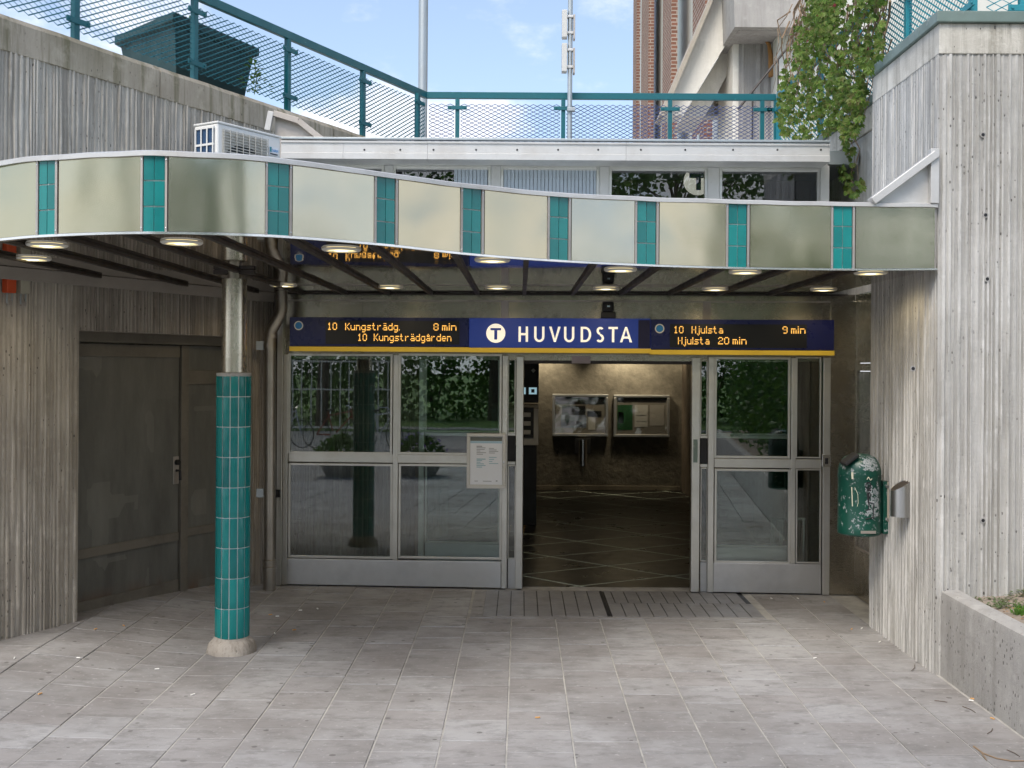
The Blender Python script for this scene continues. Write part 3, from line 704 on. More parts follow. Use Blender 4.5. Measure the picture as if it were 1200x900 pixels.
# top flashing, with the wobble of hand-folded sheet
mb = MB(); n = 0
pts = [-139+i*4 for i in range(310)]; pts = [p for p in pts if p < 1099]+[1101]
for px in pts:
    q = path_at(px); nn = path_n(px); w = .004*noise.noise((px*.02, 0, 0)); z = q[4]+w
    for (o_, dz_) in ((-.16, .030), (.010, .022), (.020, .016), (.020, -.006), (.010, -.006), (-.16, -.004)): v = Vector((q[1], q[2], 0))+nn*o_; mb.v.append((v.x, v.y, z+dz_)); 
    n += 1
for i in range(n-1):
    for k in range(6): mb.f.append((i*6+k, i*6+(k+1)%6, i*6+6+(k+1)%6, i*6+6+k))
mb.build('top_flashing', 'white_flashing', cn, sm=True)
sheet(-139, 1098, -.02, .008, (0, -.006), (0, .006), 5).build('bottom_trim', 'bright_steel', cn, sm=True)
# soffit bays
def front_y(x):
    for i in range(len(path)-1):
        if path[i][1] <= x <= path[i+1][1]: t = (x-path[i][1])/(path[i+1][1]-path[i][1]); return path[i][2]+(path[i+1][2]-path[i][2])*t
    return path[-1][2] if x > 0 else path[0][2]
def rear_y(x):
    yl = 8.34+(x+3.27)*(.902/.431)+.0
    yf = FO.y+(x-FO.x)*math.tan(YAW)+.0
    return min(yl, yf)
ZS = 2.664
bx = [-3.55, -3.15, -2.75, -2.36, -1.98, -1.59, -1.2, -.81, -.39, .03, .46, .89, 1.32, 1.75, 2.2]
edges = [-4.0]+[b for b in bx if -3.9 < b < 2.72]+[2.73]
def soffit(xa, xb, z0, z1, name, mat, fo=.03):
    mb = MB(); n = 6; xs = [xa+(xb-xa)*i/n for i in range(n+1)]; o = 0
    for x in xs:
        fy, ry = front_y(x)+fo, rear_y(x)+.06
        ry = max(ry, fy+.01)
        for (y, z) in ((fy, z0), (ry, z0), (ry, z1), (fy, z1)): mb.v.append((x, y, z))
    for i in range(n):
        for k in range(4): mb.f.append((i*4+k, i*4+(k+1)%4, i*4+4+(k+1)%4, i*4+4+k))
    mb.f.append((0, 1, 2, 3)); mb.f.append((n*4+3, n*4+2, n*4+1, n*4)); return mb.build(name, mat, cn)
for i in range(len(edges)-1):
    soffit(edges[i]+.002, edges[i+1]-.002, ZS, ZS+.012, 'soffit_panel', 'soffit_steel', .012)
for x in edges[1:-1]:
    MB().box(x-.017, front_y(x)+.02, ZS-.022, x+.017, rear_y(x)-.01, ZS-.001).build('soffit_bar', 'bar_paint', cn, .002)
mb = MB(); xs = [-4.05+i*6.78/60 for i in range(61)]
for x in xs:
    for (y, z) in ((front_y(x)+.05, 3.03), (rear_y(x)+.05, 3.03), (rear_y(x)+.05, 3.00), (front_y(x)+.05, 3.00)): mb.v.append((x, max(y, front_y(x)+.06) if y > front_y(x)+.051 else y, z))
for i in range(60):
    for k in range(4): mb.f.append((i*4+k, i*4+(k+1)%4, i*4+4+(k+1)%4, i*4+4+k))
mb.build('roof_sheet', 'galvanised', cn)
slabwall(MB(), L(-1.6, .07), L(2.18, .07), 2.575, 2.662, -.02).build('wall_trim', 'trim_paint', cn, .003)
# black ledge joint at the rear soffit edge
mb = MB(); a = FO-N*.03; b_ = FO+E*5.0-N*.03; mb.prism([(a.x, a.y, 2.645), (b_.x, b_.y, 2.645), (b_.x+N.x*.03, b_.y+N.y*.03, 2.645), (a.x+N.x*.03, a.y+N.y*.03, 2.645)], (0, 0, .014)); mb.build('rear_trim', 'bar_paint', cn)
# gusset flashing at the right end
gf = MB(); A = P(1100, 178, 7.36); B_ = P(1027, 236, 7.36); yb = 7.42
xw = RX-.012; x1 = B_.x; zt, zl = A.z, 3.085
mb = MB(); mb.prism([(xw, 7.34, zl), (xw, 7.34, zt+.01), (xw-.055, 7.34, zt-.02), (x1-.08, 7.34, zl)], (0, .14, 0)); 
mb = MB(); mb.prism([(xw, 7.40, zl), (xw, 7.40, zt), (x1, 7.40, zl)], (0, .10, 0)).build('end_gusset', 'white_flashing', cn)
MB().bar((xw-.02, 7.37, zt-.015), (x1-.03, 7.37, zl+.01), .09, .05, (0, 0, 1)).build('gusset_fold', 'white_flashing', cn, .004)
MB().box(xw-.055, 7.345, zl, xw+.0, 7.398, zt+.02).build('gusset_fold', 'white_flashing', cn, .004)

# downlights
DL = []
def downlight(px, py, first, label, row):
    r = ray(px, py); t = (ZS-.022-EYE)/r.z; p = r*t; loc = (p.x, p.y, ZS-.001)
    if first is None: DL.append(bpy.data.lights.new('downlight_glow', 'SPOT')); DL[0].energy = 4.2; DL[0].color = (1, .80, .50); DL[0].spot_size = radians(165); DL[0].spot_blend = .5; DL[0].shadow_soft_size = .07
    lo = bpy.data.objects.new('downlight_glow', DL[0]); COL.objects.link(lo); lo.location = (p.x, p.y, ZS-.03)
    if first is None:
        t_ = thing('downlight', label, 'ceiling lamp', loc, 0, 'round downlights under the canopy')
        MB().lathe([(.112, 0), (.112, -.005), (.104, -.012), (.086, -.013), (.084, -.006)], n=28).build('trim_ring', 'cream_plastic', t_, sm=True)
        MB().lathe([(.083, -.006), (.06, -.009), (.0, -.010)], n=28).build('lens', 'lamp_glow', t_, sm=True)
        MB().lathe([(.040, -.0105), (.030, -.013), (.0, -.014)], n=20).build('bulb_glow', 'lamp_core', t_, sm=True)
        return t_
    c = link_copy(first); c.location = loc; c['label'] = label
    for ch in first.children: link_copy(ch, c)
    return c
ordn = ['leftmost', 'second from left', 'third from left', 'fourth from left', 'fifth from left', 'sixth from left', 'rightmost']
d0 = None
for i, (x, y) in enumerate([(55, 291), (213, 288), (400, 296), (577, 308.5), (727, 319.5), (873, 322), (1020, 323)]):
    d = downlight(x, y, d0, 'round lit downlight, %s in the front row under the canopy' % ordn[i], 0); d0 = d0 or d
for i, (x, y) in enumerate([(38, 306.5), (332, 337), (457, 339), (583, 339.5), (710, 340.5), (838, 341.5), (965, 342)]):
    downlight(x, y, d0, 'round lit downlight, %s in the rear row under the canopy' % ordn[i], 1)

# ------------------------------------------------------------------ column
CX, CY = P(273, 600, 7.88).x, 7.88
cl_ = thing('tiled_column', 'round column with teal tiled shaft and steel neck holding up the canopy', 'column', (CX, CY, 0))
mb = MB(); mb.lathe([(.170, -.02), (.172, .015), (.164, .035), (.158, .06), (.142, .078), (.126, .092), (.121, .108), (.10, .108)], n=44); 
for i, v in enumerate(mb.v): q = Vector(v); j = 1+.06*noise.noise(q*9)+.035*noise.noise(q*31); mb.v[i] = (v[0]*j, v[1]*j, v[2]+.008*noise.noise(q*23))
mb.build('concrete_foot', 'concrete_brown', cl_, sm=True)
core = MB().lathe([(.113, .09), (.113, 1.93)], n=36).build('tile_grout', 'grout', cl_, sm=True)
NT = 13; rows = [.105+i*.2095 for i in range(9)]; rows = rows+[1.925]; tm = {}
for ri in range(len(rows)-1):
    z0, z1 = rows[ri]+.003, rows[ri+1]-.003
    for k in range(NT):
        key = round(z1-z0, 4)
        if key not in tm:
            mb = MB(); g = .0036/.12; seg = 4; a0, a1 = -pi/NT+g, pi/NT-g; h = z1-z0
            for j in range(seg+1):
                a = a0+(a1-a0)*j/seg; e = .0012 if j in (0, seg) else 0
                for (r_, z) in ((.1145, 0), (.1195-e-.001, .0), (.1195-e, .003), (.1195-e, h-.003), (.1195-e-.001, h), (.1145, h)): mb.v.append((r_*cos(a), r_*sin(a), z))
            for j in range(seg):
                for q in range(5): mb.f.append((j*6+q, j*6+6+q, j*6+7+q, j*6+1+q))
            mb.f.append(tuple(range(6))); mb.f.append(tuple(seg*6+q for q in range(6))[::-1]); mb.smooth = True; tm[key] = mb.mesh('tile', 'teal_tile')
        o = bpy.data.objects.new('tile', tm[key]); COL.objects.link(o); o.parent = core; o.location = (0, 0, z0); o.rotation_euler = (0, 0, 2*pi*(k+.35)/NT)
        em = o.modifiers.new('split', 'EDGE_SPLIT'); em.split_angle = radians(35)
MB().lathe([(.119, 1.926), (.119, 1.945), (.085, 1.95)], n=36).build('collar', 'concrete_planter', cl_, sm=True)
MB().lathe([(.0855, 1.95), (.0855, 2.60), (.05, 2.602)], n=36).build('steel_shaft', 'column_steel', cl_, sm=True)
MB().lathe([(.048, 2.60), (.048, ZS)], n=24).build('neck', 'pipe_steel', cl_, sm=True)
MB().box(-.14, -.03, ZS-.03, .14, .03, ZS-.003).build('head_plate', 'bar_paint', cl_)

# ------------------------------------------------------------------ downpipe
dpY = 10.0
pp = lambda x, y, Y=dpY: P(x, y, Y)
dp = thing('downpipe', 'grey metal downpipe with offset bend between tiled column and entrance glass', 'pipe')
zc = ZS-.005
a0 = P(330, 345, dpY); pts = [Vector((a0.x, dpY, zc)), P(330.5, 362, dpY), P(329, 369, dpY), P(318.5, 387, dpY), P(316.5, 395, dpY), P(316, 660, dpY)]
MB().tube(pts[:4]+pts[4:], .050, 18).build('pipe', 'pipe_steel', dp, sm=True)
p = P(316, 660, dpY); MB().lathe([(.054, 0), (.062, .0), (.062, .03), (.055, .035), (.055, .06), (.061, .065), (.061, .09), (.052, .095)], (p.x, p.y, p.z-.06), 20).build('socket', 'pipe_steel', dp, sm=True)
MB().lathe([(.056, 0), (.056, p.z-.06)], (p.x, p.y, .005), 20).build('foot_pipe', 'pipe_steel', dp, sm=True)
for y in (405, 578):
    q = P(316, y, dpY); MB().lathe([(.054, 0), (.054, .04)], (q.x, q.y, q.z-.02), 18).build('clamp', 'pipe_steel', dp, sm=True)
    MB().box(q.x-.12, q.y+.0, q.z-.04, q.x-.055, q.y+.03, q.z+.04).build('bracket', 'galvanised', dp, .003)
for px_, py_ in ((330, 350), (318, 394)):
    q = P(px_, py_, dpY); MB().lathe([(.053, 0), (.053, .03)], (q.x, q.y, q.z-.015), 18).build('joint_ring', 'pipe_steel', dp, sm=True)

# ------------------------------------------------------------------ entrance facade (local frame: x along, y into the building)
fa = thing('entrance_screen', 'metal framed glass entrance front below the blue station sign', 'glass front', FO, YAW)
def fbox(px0, py0, px1, py1, d0, d1, name, mat, parent=fa, bev=0., loc=None):
    my, mx = (py0+py1)/2, (px0+px1)/2
    u0, _ = FP(px0, my, d0); u1, _ = FP(px1, my, d0); _, za = FP(mx, py0, d0); _, zb_ = FP(mx, py1, d0)
    return MB().box(u0, d0, zb_, u1, d1, za).build(name, mat, parent, bev)
def ubox(u0, z0, u1, z1, d0, d1, name, mat, parent=fa, bev=0.): return MB().box(u0, d0, z0, u1, d1, z1).build(name, mat, parent, bev)
U = lambda px, py=550, d=0: FP(px, py, d)[0]
Z = lambda px, py, d=0: FP(px, py, d)[1]
# metal cladding above the doors in sheets
for (a, b) in ((326, 424), (424, 592), (592, 762), (762, 829), (829, 963), (963, 1003)):
    ubox(U(a, 360)+.0015, 2.10, U(b, 360)-.0015, 2.66, .02, .04, 'cladding_sheet', 'wall_steel', bev=.001)
ubox(U(326, 360), 2.06, U(1003, 360), 2.62, .045, .20, 'lintel', 'wall_steel')
ubox(U(326, 350)+.0, 2.585, U(1003, 350), 2.60, .012, .019, 'cladding_seam', 'edge_steel')
for px in (592, 829): ubox(U(px-5, 360), 2.37, U(px+4, 360), 2.60, .008, .018, 'cover_strip', 'edge_steel')
# outer posts
ubox(U(325.5), .01, U(331.5), 2.62, -.04, .10, 'post', 'frame_steel', bev=.003)
ubox(U(332), .01, U(337.5), 2.10, -.015, .09, 'post', 'frame_steel', bev=.003)
ubox(U(963.5), .005, U(972), 2.10, -.03, .09, 'post', 'frame_steel', bev=.003)
ubox(U(972.5), .005, U(1002), 2.60, -.008, .09, 'end_panel', 'wall_steel', bev=.002)
# left fixed screen
kt = Z(460, 656); 
ubox(U(337.8), .015, U(588), kt, -.02, .05, 'kick_plate', 'kick_steel', bev=.003)
def window(x0, y0, x1, y1, d, fr=.020, parent=fa, mat='clear_glass', name='window', fmat='frame_steel'):
    u0, u1 = U(x0, (y0+y1)/2, d), U(x1, (y0+y1)/2, d); zt_, zb_ = Z((x0+x1)/2, y0, d), Z((x0+x1)/2, y1, d)
    w = MB(); w.box(u0, d-.012, zb_, u0+fr, d+.02, zt_); w.box(u1-fr, d-.012, zb_, u1, d+.02, zt_); w.box(u0+fr, d-.012, zb_, u1-fr, d+.02, zb_+fr); w.box(u0+fr, d-.012, zt_-fr, u1-fr, d+.02, zt_)
    f = w.build(name, fmat, parent, .002); MB().box(u0+fr*.6, d+.002, zb_+fr*.6, u1-fr*.6, d+.008, zt_-fr*.6).build('pane', mat, f); return f
window(338, 414.5, 460, 532, 0); window(338, 543, 460, 654, 0)
window(467, 414.5, 588, 533, 0); window(467, 544, 588, 655, 0)
fbox(338, 532.5, 588, 542.5, -.012, .05, 'mid_rail', 'frame_steel', bev=.003)
ubox(U(460.5), kt+.002, U(466.5), 2.10, -.018, .05, 'mullion', 'frame_steel', bev=.003)
ubox(U(588.5), .012, U(594.5), 2.10, -.028, .05, 'post', 'frame_steel', bev=.003)
ubox(U(337.8), Z(460, 414.5)+.001, U(830), 2.112, -.005, .05, 'head_rail', 'frame_steel', bev=.002)
# right fixed screen
kr = Z(900, 660)
ubox(U(836.5), .012, U(962.5), kr, -.02, .05, 'kick_plate', 'kick_steel', bev=.003)
window(837, 418.5, 926, 537, 0, mat='clear_glass'); window(837, 549.5, 926, 660, 0)
window(932.5, 418.5, 962, 537, 0, .012); window(932.5, 549.5, 962, 660, 0, .012)
fbox(837, 538, 962.5, 548.5, -.012, .05, 'mid_rail', 'frame_steel', bev=.003)
ubox(U(926.5), kr+.002, U(932), 2.095, -.016, .05, 'mullion', 'frame_steel', bev=.003)
ubox(U(829.5), .01, U(836.3), 2.10, -.028, .05, 'post', 'frame_steel', bev=.003)
ubox(U(836.8), Z(900, 417), U(963), 2.112, -.004, .05, 'head_rail', 'frame_steel', bev=.002)
# right return: panels along x=2.93 towards the concrete wall
rp = thing('return_wall', 'dull steel and dark glass return panel between entrance and ribbed concrete wall', 'wall panel')
pA = FO+E*U(1002); pB = Vector((RX+.22, 8.60, 0)); 
def rbox(t0, t1, z0, z1, o0, o1, name, mat, bev=.002):
    d = (pB-pA); Ln = d.length; d.normalize(); nn = Vector((d.y, -d.x, 0)); a, b = pA+d*t0*Ln, pA+d*t1*Ln
    m = MB(); m.prism([(a.x+nn.x*o0, a.y+nn.y*o0, z0), (b.x+nn.x*o0, b.y+nn.y*o0, z0), (b.x+nn.x*o1, b.y+nn.y*o1, z0), (a.x+nn.x*o1, a.y+nn.y*o1, z0)], (0, 0, z1-z0)); return m.build(name, mat, rp, bev)
rbox(.03, 1, .005, .42, -.02, 0, 'kick_panel', 'wall_steel'); rbox(.03, 1, .44, 1.98, -.03, -.015, 'dark_pane', 'wired_glass', 0)
rbox(.03, 1, .44, 1.98, -.06, -.05, 'backing_panel', 'bar_paint', 0)
rbox(.03, 1, 1.985, 2.05, -.02, .002, 'rail', 'wall_steel'); rbox(.03, 1, .422, .438, -.02, .002, 'rail', 'edge_steel'); rbox(.03, 1, 2.055, 2.66, -.02, 0, 'top_panel', 'wall_steel')
rbox(0, .028, .005, 2.66, -.03, .004, 'corner_post', 'wall_steel')

# sliding door leaves, parked behind the fixed screens
def leafdoor(label, x0, x1, xi0, xi1, d, ys, inner):
    t = thing('sliding_door', label, 'sliding door', FO, YAW, 'open sliding door leaves')
    yt, yb1, ym, y2, y3 = ys
    ubox(U(x0, 550, d), .012, U(x1, 550, d), 2.07, d, d+.045, 'leading_stile', 'frame_steel', t, .003)
    return t
dd = .10
# left leaf : spans px 492..612
t = thing('sliding_door', 'open left sliding door leaf pushed behind the fixed glass', 'sliding door', FO, YAW, 'open sliding door leaves')
ubox(U(604.5, 550, -.03), .012, U(612.5, 550, -.03), 2.09, -.03, .09, 'leading_stile', 'frame_steel', t, .003)
fbox(595, 655, 604, 690, .06, .085, 'kick_plate', 'kick_steel', t, .002)
window(595, 416, 604.3, 508, .06, .010, t); window(595, 545, 604.3, 655, .06, .010, t)
fbox(595, 511, 604, 540, .055, .08, 'lock_rail', 'black_rubber', t, .002); fbox(595, 541, 604, 544.5, .05, .085, 'rail', 'frame_steel', t, .001); fbox(595, 507.5, 604, 510.5, .05, .085, 'rail', 'frame_steel', t, .001)
fbox(490.5, 417, 497, 655, .09, .13, 'rear_stile', 'frame_steel', t, .003)
window(498, 418, 586, 507, .09, .018, t, 'inner_glass'); fbox(498, 511, 586, 533, .115, .135, 'lock_rail', 'black_rubber', t, .002)
fbox(498, 507.3, 586, 510.8, .088, .13, 'rail', 'frame_steel', t, .002); window(498, 545, 586, 637, .09, .018, t, 'inner_glass'); fbox(498, 637.5, 586, 652, .09, .13, 'kick_plate', 'kick_steel', t, .002)
fbox(498, 653, 586, 672, .095, .12, 'kick_plate', 'kick_steel', t, .002)
# right leaf : spans px 811..930
t = thing('sliding_door', 'open right sliding door leaf with black lock rail behind fixed glass', 'sliding door', FO, YAW, 'open sliding door leaves')
ubox(U(810.5, 550, -.03), .012, U(820, 550, -.03), 2.09, -.03, .09, 'leading_stile', 'frame_steel', t, .003)
fbox(812.5, 515, 817.5, 542, -.034, -.031, 'finger_pull', 'green_cap', t, .001)
window(820.5, 419, 829.2, 510, .06, .010, t); window(820.5, 548, 829.2, 658, .06, .010, t)
fbox(820.5, 514, 829.2, 543, .055, .08, 'lock_rail', 'black_rubber', t, .002); fbox(820.5, 544, 829.2, 547.5, .05, .085, 'rail', 'frame_steel', t, .001); fbox(820.5, 510.5, 829.2, 513.5, .05, .085, 'rail', 'frame_steel', t, .001)
fbox(820.5, 659, 829.2, 694, .06, .085, 'kick_plate', 'kick_steel', t, .002)
fbox(926, 420, 932, 660, .09, .13, 'rear_stile', 'frame_steel', t, .003)
window(838, 421, 925, 510, .09, .016, t, 'teal_glass'); fbox(838, 514.5, 925, 537, .115, .135, 'lock_rail', 'black_rubber', t, .002)
fbox(838, 510.5, 925, 514, .088, .13, 'rail', 'frame_steel', t, .002); window(838, 550, 925, 641, .09, .016, t, 'inner_glass'); fbox(838, 641.5, 925, 659, .09, .13, 'kick_plate', 'kick_steel', t, .002)
# door operator beam over the opening
ob = thing('door_operator', 'dark door operator beam spanning the top of the entrance opening', 'door operator', FO, YAW)
fbox(613, 415, 810, 421, .06, .30, 'track', 'black_paint', ob); fbox(613, 421.5, 810, 426.5, .08, .28, 'cover', 'bar_paint', ob, .003); fbox(670, 417, 692, 426, .04, .075, 'sensor', 'pink_grey', ob, .004)
# switch box
sb = thing('key_switch', 'small steel key switch plate on the post left of the green bin', 'switch', FO, YAW)
f_ = fbox(963.5, 533, 974, 547, -.045, -.031, 'face_plate', 'bright_steel', sb, .003); fbox(967, 537, 970.5, 543.5, -.050, -.0455, 'key_cylinder', 'black_paint', sb, .001)
hook = fbox(322, 574, 328, 583, -.06, -.041, 'latch', 'black_paint', fa, .002)

# notice case
nc = thing('notice_case', 'white framed notice case with printed sheet mounted on the glass doors', 'notice case', FO, YAW)
fbox(547.5, 508.5, 592, 572, -.085, -.03, 'case_back', 'white_paint', nc, .004)
m = MB()
for (a, b, c, d_) in ((547, 508, 592.5, 511.5), (547, 568.5, 592.5, 572.5), (547, 511.5, 550.5, 568.5), (589, 511.5, 592.5, 568.5)):
    my, mx = (b+d_)/2, (a+c)/2; m.box(U(a, my, -.09), -.100, Z(mx, d_, -.09), U(c, my, -.09), -.086, Z(mx, b, -.09))
m.build('frame', 'white_paint', nc, .003)
fbox(551, 512, 588.6, 568, -.0875, -.0855, 'notice_sheet', 'paper_white', nc); sh = [o for o in nc.children if o.name.startswith('notice_sheet')][0]
fbox(551.3, 512.2, 588.3, 516.8, -.0885, -.0877, 'header_band', 'paper_head', sh); fbox(551.3, 517, 588.3, 519.5, -.0885, -.0877, 'blue_band', 'paper_blue', sh)
mg, mbl = MB(), MB()
def line(mm, x0, y0, x1, h=.8): mm.box(U(x0, y0, -.088), -.0887, Z(570, y0+h, -.088), U(x1, y0, -.088), -.0877, Z(570, y0, -.088))
for i, (x1) in enumerate((565, 569, 568, 563, 569.5, 566)): line(mg, 558.5, 522.5+i*1.9, x1, 1.3 if i == 0 else .8)
for i, (x1) in enumerate((579, 582, 584, 580)): line(mg, 573, 525+i*1.8, x1)
for i, (x1) in enumerate((569, 565, 563, 567, 569, 565)): line(mbl, 558.5, 537.5+i*1.9, x1, .9 if i else 1.2)
for i, (x1) in enumerate((582, 579, 577, 584)): line(mbl, 573, 535.5+i*2.4, x1)
line(mg, 556, 563.5, 560); line(mg, 566, 563.5, 576); line(mg, 581, 562.8, 583, 1.5)
mg.build('printed_lines', 'ink_grey', sh, kind='stuff'); mbl.build('blue_printed_lines', 'ink_blue', sh, kind='stuff')
fbox(589.6, 540, 591, 542.5, -.104, -.101, 'lock', 'bright_steel', nc, .001)

# ------------------------------------------------------------------ station sign and departure displays
DS = -.16
FONT = {
'0': ["01110","10001","10001","10001","10001","10001","01110"], '1': ["00100","01100","00100","00100","00100","00100","01110"],
'2': ["01110","10001","00001","00110","01000","10000","11111"], '8': ["01110","10001","10001","01110","10001","10001","01110"],
'9': ["01110","10001","10001","01111","00001","00001","01110"], 'K': ["10001","10010","10100","11000","10100","10010","10001"],
'H': ["10001","10001","10001","11111","10001","10001","10001"], 'u': ["00000","00000","10001","10001","10001","10001","01111"],
'n': ["00000","00000","11110","10001","10001","10001","10001"], 'g': ["00000","00000","01111","10001","10001","10001","01111","00001","01110"],
's': ["00000","00000","01111","10000","01110","00001","11110"], 't': ["01000","01000","11100","01000","01000","01000","00110"],
'r': ["00000","00000","10110","11000","10000","10000","10000"], 'ä': ["01010","00000","01110","00001","01111","10001","01111"],
'å': ["00100","01010","01110","00001","01111","10001","01111"], 'd': ["00001","00001","01111","10001","10001","10001","01111"],
'.': ["0","0","0","0","0","0","1"], 'm': ["00000","00000","11110","10101","10101","10101","10101"], 'i': ["1","0","1","1","1","1","1"],
'e': ["00000","00000","01110","10001","11111","10000","01110"], 'j': ["001","000","001","001","001","001","001","101","010"],
'l': ["1","1","1","1","1","1","1"], 'a': ["00000","00000","01110","00001","01111","10001","01111"], ' ': ["000"]*7}
def led(parent, txt, px, py, wpx, d):
    """dot-matrix line whose glyph tops start at photo (px,py); wpx = its width"""
    cols = sum(len(FONT[c][0])+1 for c in txt)-1; du = (U(px+wpx, py, d)-U(px, py, d))/cols; dz = (Z(px, py, d)-Z(px, py+9, d))/7.4
    u = U(px, py, d); zt_ = Z(px, py, d); m = MB()
    for c in txt:
        g = FONT[c]
        for r_, row in enumerate(g):
            for k, b in enumerate(row):
                if b == '1':
                    hz = .86 if r_ != 3 else .40; wx = .92
                    a, b2 = u+k*du+du*(1-wx)/2, u+(k+1)*du-du*(1-wx)/2; zc_ = zt_-(r_+.5)*dz
                    m.add([(a, d, zc_-dz*hz/2), (b2, d, zc_-dz*hz/2), (b2, d, zc_+dz*hz/2), (a, d, zc_+dz*hz/2)], [(0, 1, 2, 3)])
        u += (len(g[0])+1)*du
    o = m.build('led_text', 'led_amber', parent, kind='stuff'); return o
def sign(x0, x1, yt, yb, mat, label, name):
    t = thing(name, label, 'sign' if 'name' in name else 'display', FO, YAW)
    fbox(x0, yt, x1, yb-6, DS, .018, 'housing', mat, t, .003); fbox(x0-.5, yb-5.5, x1+.5, yb, DS-.006, .012, 'yellow_strip', 'sign_yellow', t, .002); return t
def dot(t, px, py):
    u, z = FP(px, py, DS); mt = Matrix.Translation((u, DS, z)) @ Matrix.Rotation(radians(90), 4, 'X')
    MB().lathe([(0, .003), (.041, .003), (.0415, 0)], n=24, mt=mt).build('line_marker_ring', 'sign_white', t); MB().lathe([(0, .0045), (.031, .0045), (.0315, .003)], n=24, mt=mt).build('line_marker', 'dot_blue', t)
t = sign(339.5, 549, 372, 412, 'sign_blue', 'blue departure display with amber text reading 10 Kungsträdg. 8 min', 'departure_display'); dot(t, 350, 381.5)
s_ = fbox(381.5, 376, 538.5, 403.5, DS-.004, DS-.0005, 'screen', 'led_black', t)
for (tx, x, y, w) in (('10', 383.5, 378, 11.5), ('Kungsträdg.', 404.5, 378.4, 64), ('8', 508, 378.8, 6), ('min', 518, 378.8, 17), ('10', 419, 391, 11), ('Kungsträdgården', 438, 391, 91)): led(s_, tx, x, y, w, DS-.006)
t = sign(549.8, 762, 373, 413.5, 'glow_blue', 'blue station name sign with white T roundel reading HUVUDSTA', 'station_name_sign')
u, z = FP(581, 390.5, DS); mt = Matrix.Translation((u, DS, z)) @ Matrix.Rotation(radians(90), 4, 'X')
rd = MB().lathe([(0, .004), (.0845, .004), (.085, 0)], n=40, mt=mt).build('roundel', 'glow_letter', t)
MB().box(u-.047, DS-.0055, z+.026, u+.047, DS-.0042, z+.046).box(u-.0135, DS-.0055, z-.056, u+.0135, DS-.0042, z+.0255).build('letter_t', 'glow_blue', rd)
# letters drawn as strokes, condensed like the photo
zb0, zt0 = Z(607.5, 400.5, DS), Z(607.5, 382.6, DS)
def letter(ch, px0, px1, dy):
    u0, u1 = U(px0, 391, DS), U(px1, 391, DS); zt_ = zt0-dy; zb_ = zb0-dy; h = zt_-zb_; w = u1-u0; sw = .0205; m = MB(); y0, y1 = DS-.004, DS-.0006
    def q(*p): m.prism([(u0+a*w, y0, zb_+b*h) for a, b in p], (0, y1-y0, 0))
    k = sw/w; kh = sw/h*.92
    def arc(cx, cz, rx, rz, a0, a1, n=12, sx=sw, sz=None):
        sz = sz or sx*.92
        for i in range(n):
            A, B2 = radians(a0+(a1-a0)*i/n), radians(a0+(a1-a0)*(i+1)/n)
            pts = [(cx+rx*cos(A), cz+rz*sin(A)), (cx+rx*cos(B2), cz+rz*sin(B2)), (cx+(rx-sx)*cos(B2), cz+(rz-sz)*sin(B2)), (cx+(rx-sx)*cos(A), cz+(rz-sz)*sin(A))]
            m.prism([(p[0], y0, p[1]) for p in pts], (0, y1-y0, 0))
    if ch == 'H': q((0, 0), (k, 0), (k, 1), (0, 1)); q((1-k, 0), (1, 0), (1, 1), (1-k, 1)); q((k, .5-kh*.5), (1-k, .5-kh*.5), (1-k, .5+kh*.5), (k, .5+kh*.5))
    if ch == 'U': q((0, .33), (k, .33), (k, 1), (0, 1)); q((1-k, .33), (1, .33), (1, 1), (1-k, 1)); arc(u0+w/2, zb_+.33*h, w/2, .345*h, 180, 360)
    if ch == 'V': q((0, 1), (k*1.08, 1), (.5+k*.42, 0), (.5-k*.42, 0)); q((1, 1), (1-k*1.08, 1), (.5-k*.30, 0.003), (.5+k*.42, 0.003))
    if ch == 'D': q((0, 0), (k, 0), (k, 1), (0, 1)); q((k, 0), (.42, 0), (.42, kh), (k, kh)); q((k, 1-kh), (.42, 1-kh), (.42, 1), (k, 1)); arc(u0+w*.42, zb_+h/2, w*.58, h/2, -90, 90, 16)
    if ch == 'S':
        r = h*.262; arc(u0+w*.52, zt_-r, w*.46, r, 35, 270, 16); arc(u0+w*.48, zb_+r, w*.50, r+sw*.08, -145, 90, 16)
    if ch == 'T': q((0, 1-kh), (1, 1-kh), (1, 1), (0, 1)); q((.5-k/2, 0), (.5+k/2, 0), (.5+k/2, 1-kh), (.5-k/2, 1-kh))
    if ch == 'A': q((0, 0), (k*1.05, 0), (.5+k*.30, .997), (.5-k*.42, .997)); q((1, 0), (1-k*1.05, 0), (.5-k*.35, 1), (.5+k*.42, 1)); q((.20, .24), (.80, .24), (.75, .24+kh), (.25, .24+kh))
    m.build('letter', 'glow_letter', t)
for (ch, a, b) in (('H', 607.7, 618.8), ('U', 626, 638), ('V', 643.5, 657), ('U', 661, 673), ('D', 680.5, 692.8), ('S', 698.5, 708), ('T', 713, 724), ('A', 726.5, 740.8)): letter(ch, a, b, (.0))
fbox(748, 375, 761.8, 408, DS-.003, DS-.0005, 'dark_end_plate', 'sign_blue_dark', t)
t = sign(762.8, 977.5, 374.5, 416, 'sign_blue', 'blue departure display with amber text reading 10 Hjulsta 9 min', 'departure_display'); dot(t, 773, 385)
s_ = fbox(785, 380, 945.5, 407.5, DS-.004, DS-.0005, 'screen', 'led_black', t)
for (tx, x, y, w) in (('10', 789.5, 382, 11.5), ('Hjulsta', 810.5, 382.2, 37), ('9', 917, 382.4, 6), ('min', 927, 382.4, 17), ('Hjulsta', 794.5, 395, 37), ('20', 841.5, 395, 13), ('min', 858.5, 395, 16.5)): led(s_, tx, x, y, w, DS-.006)
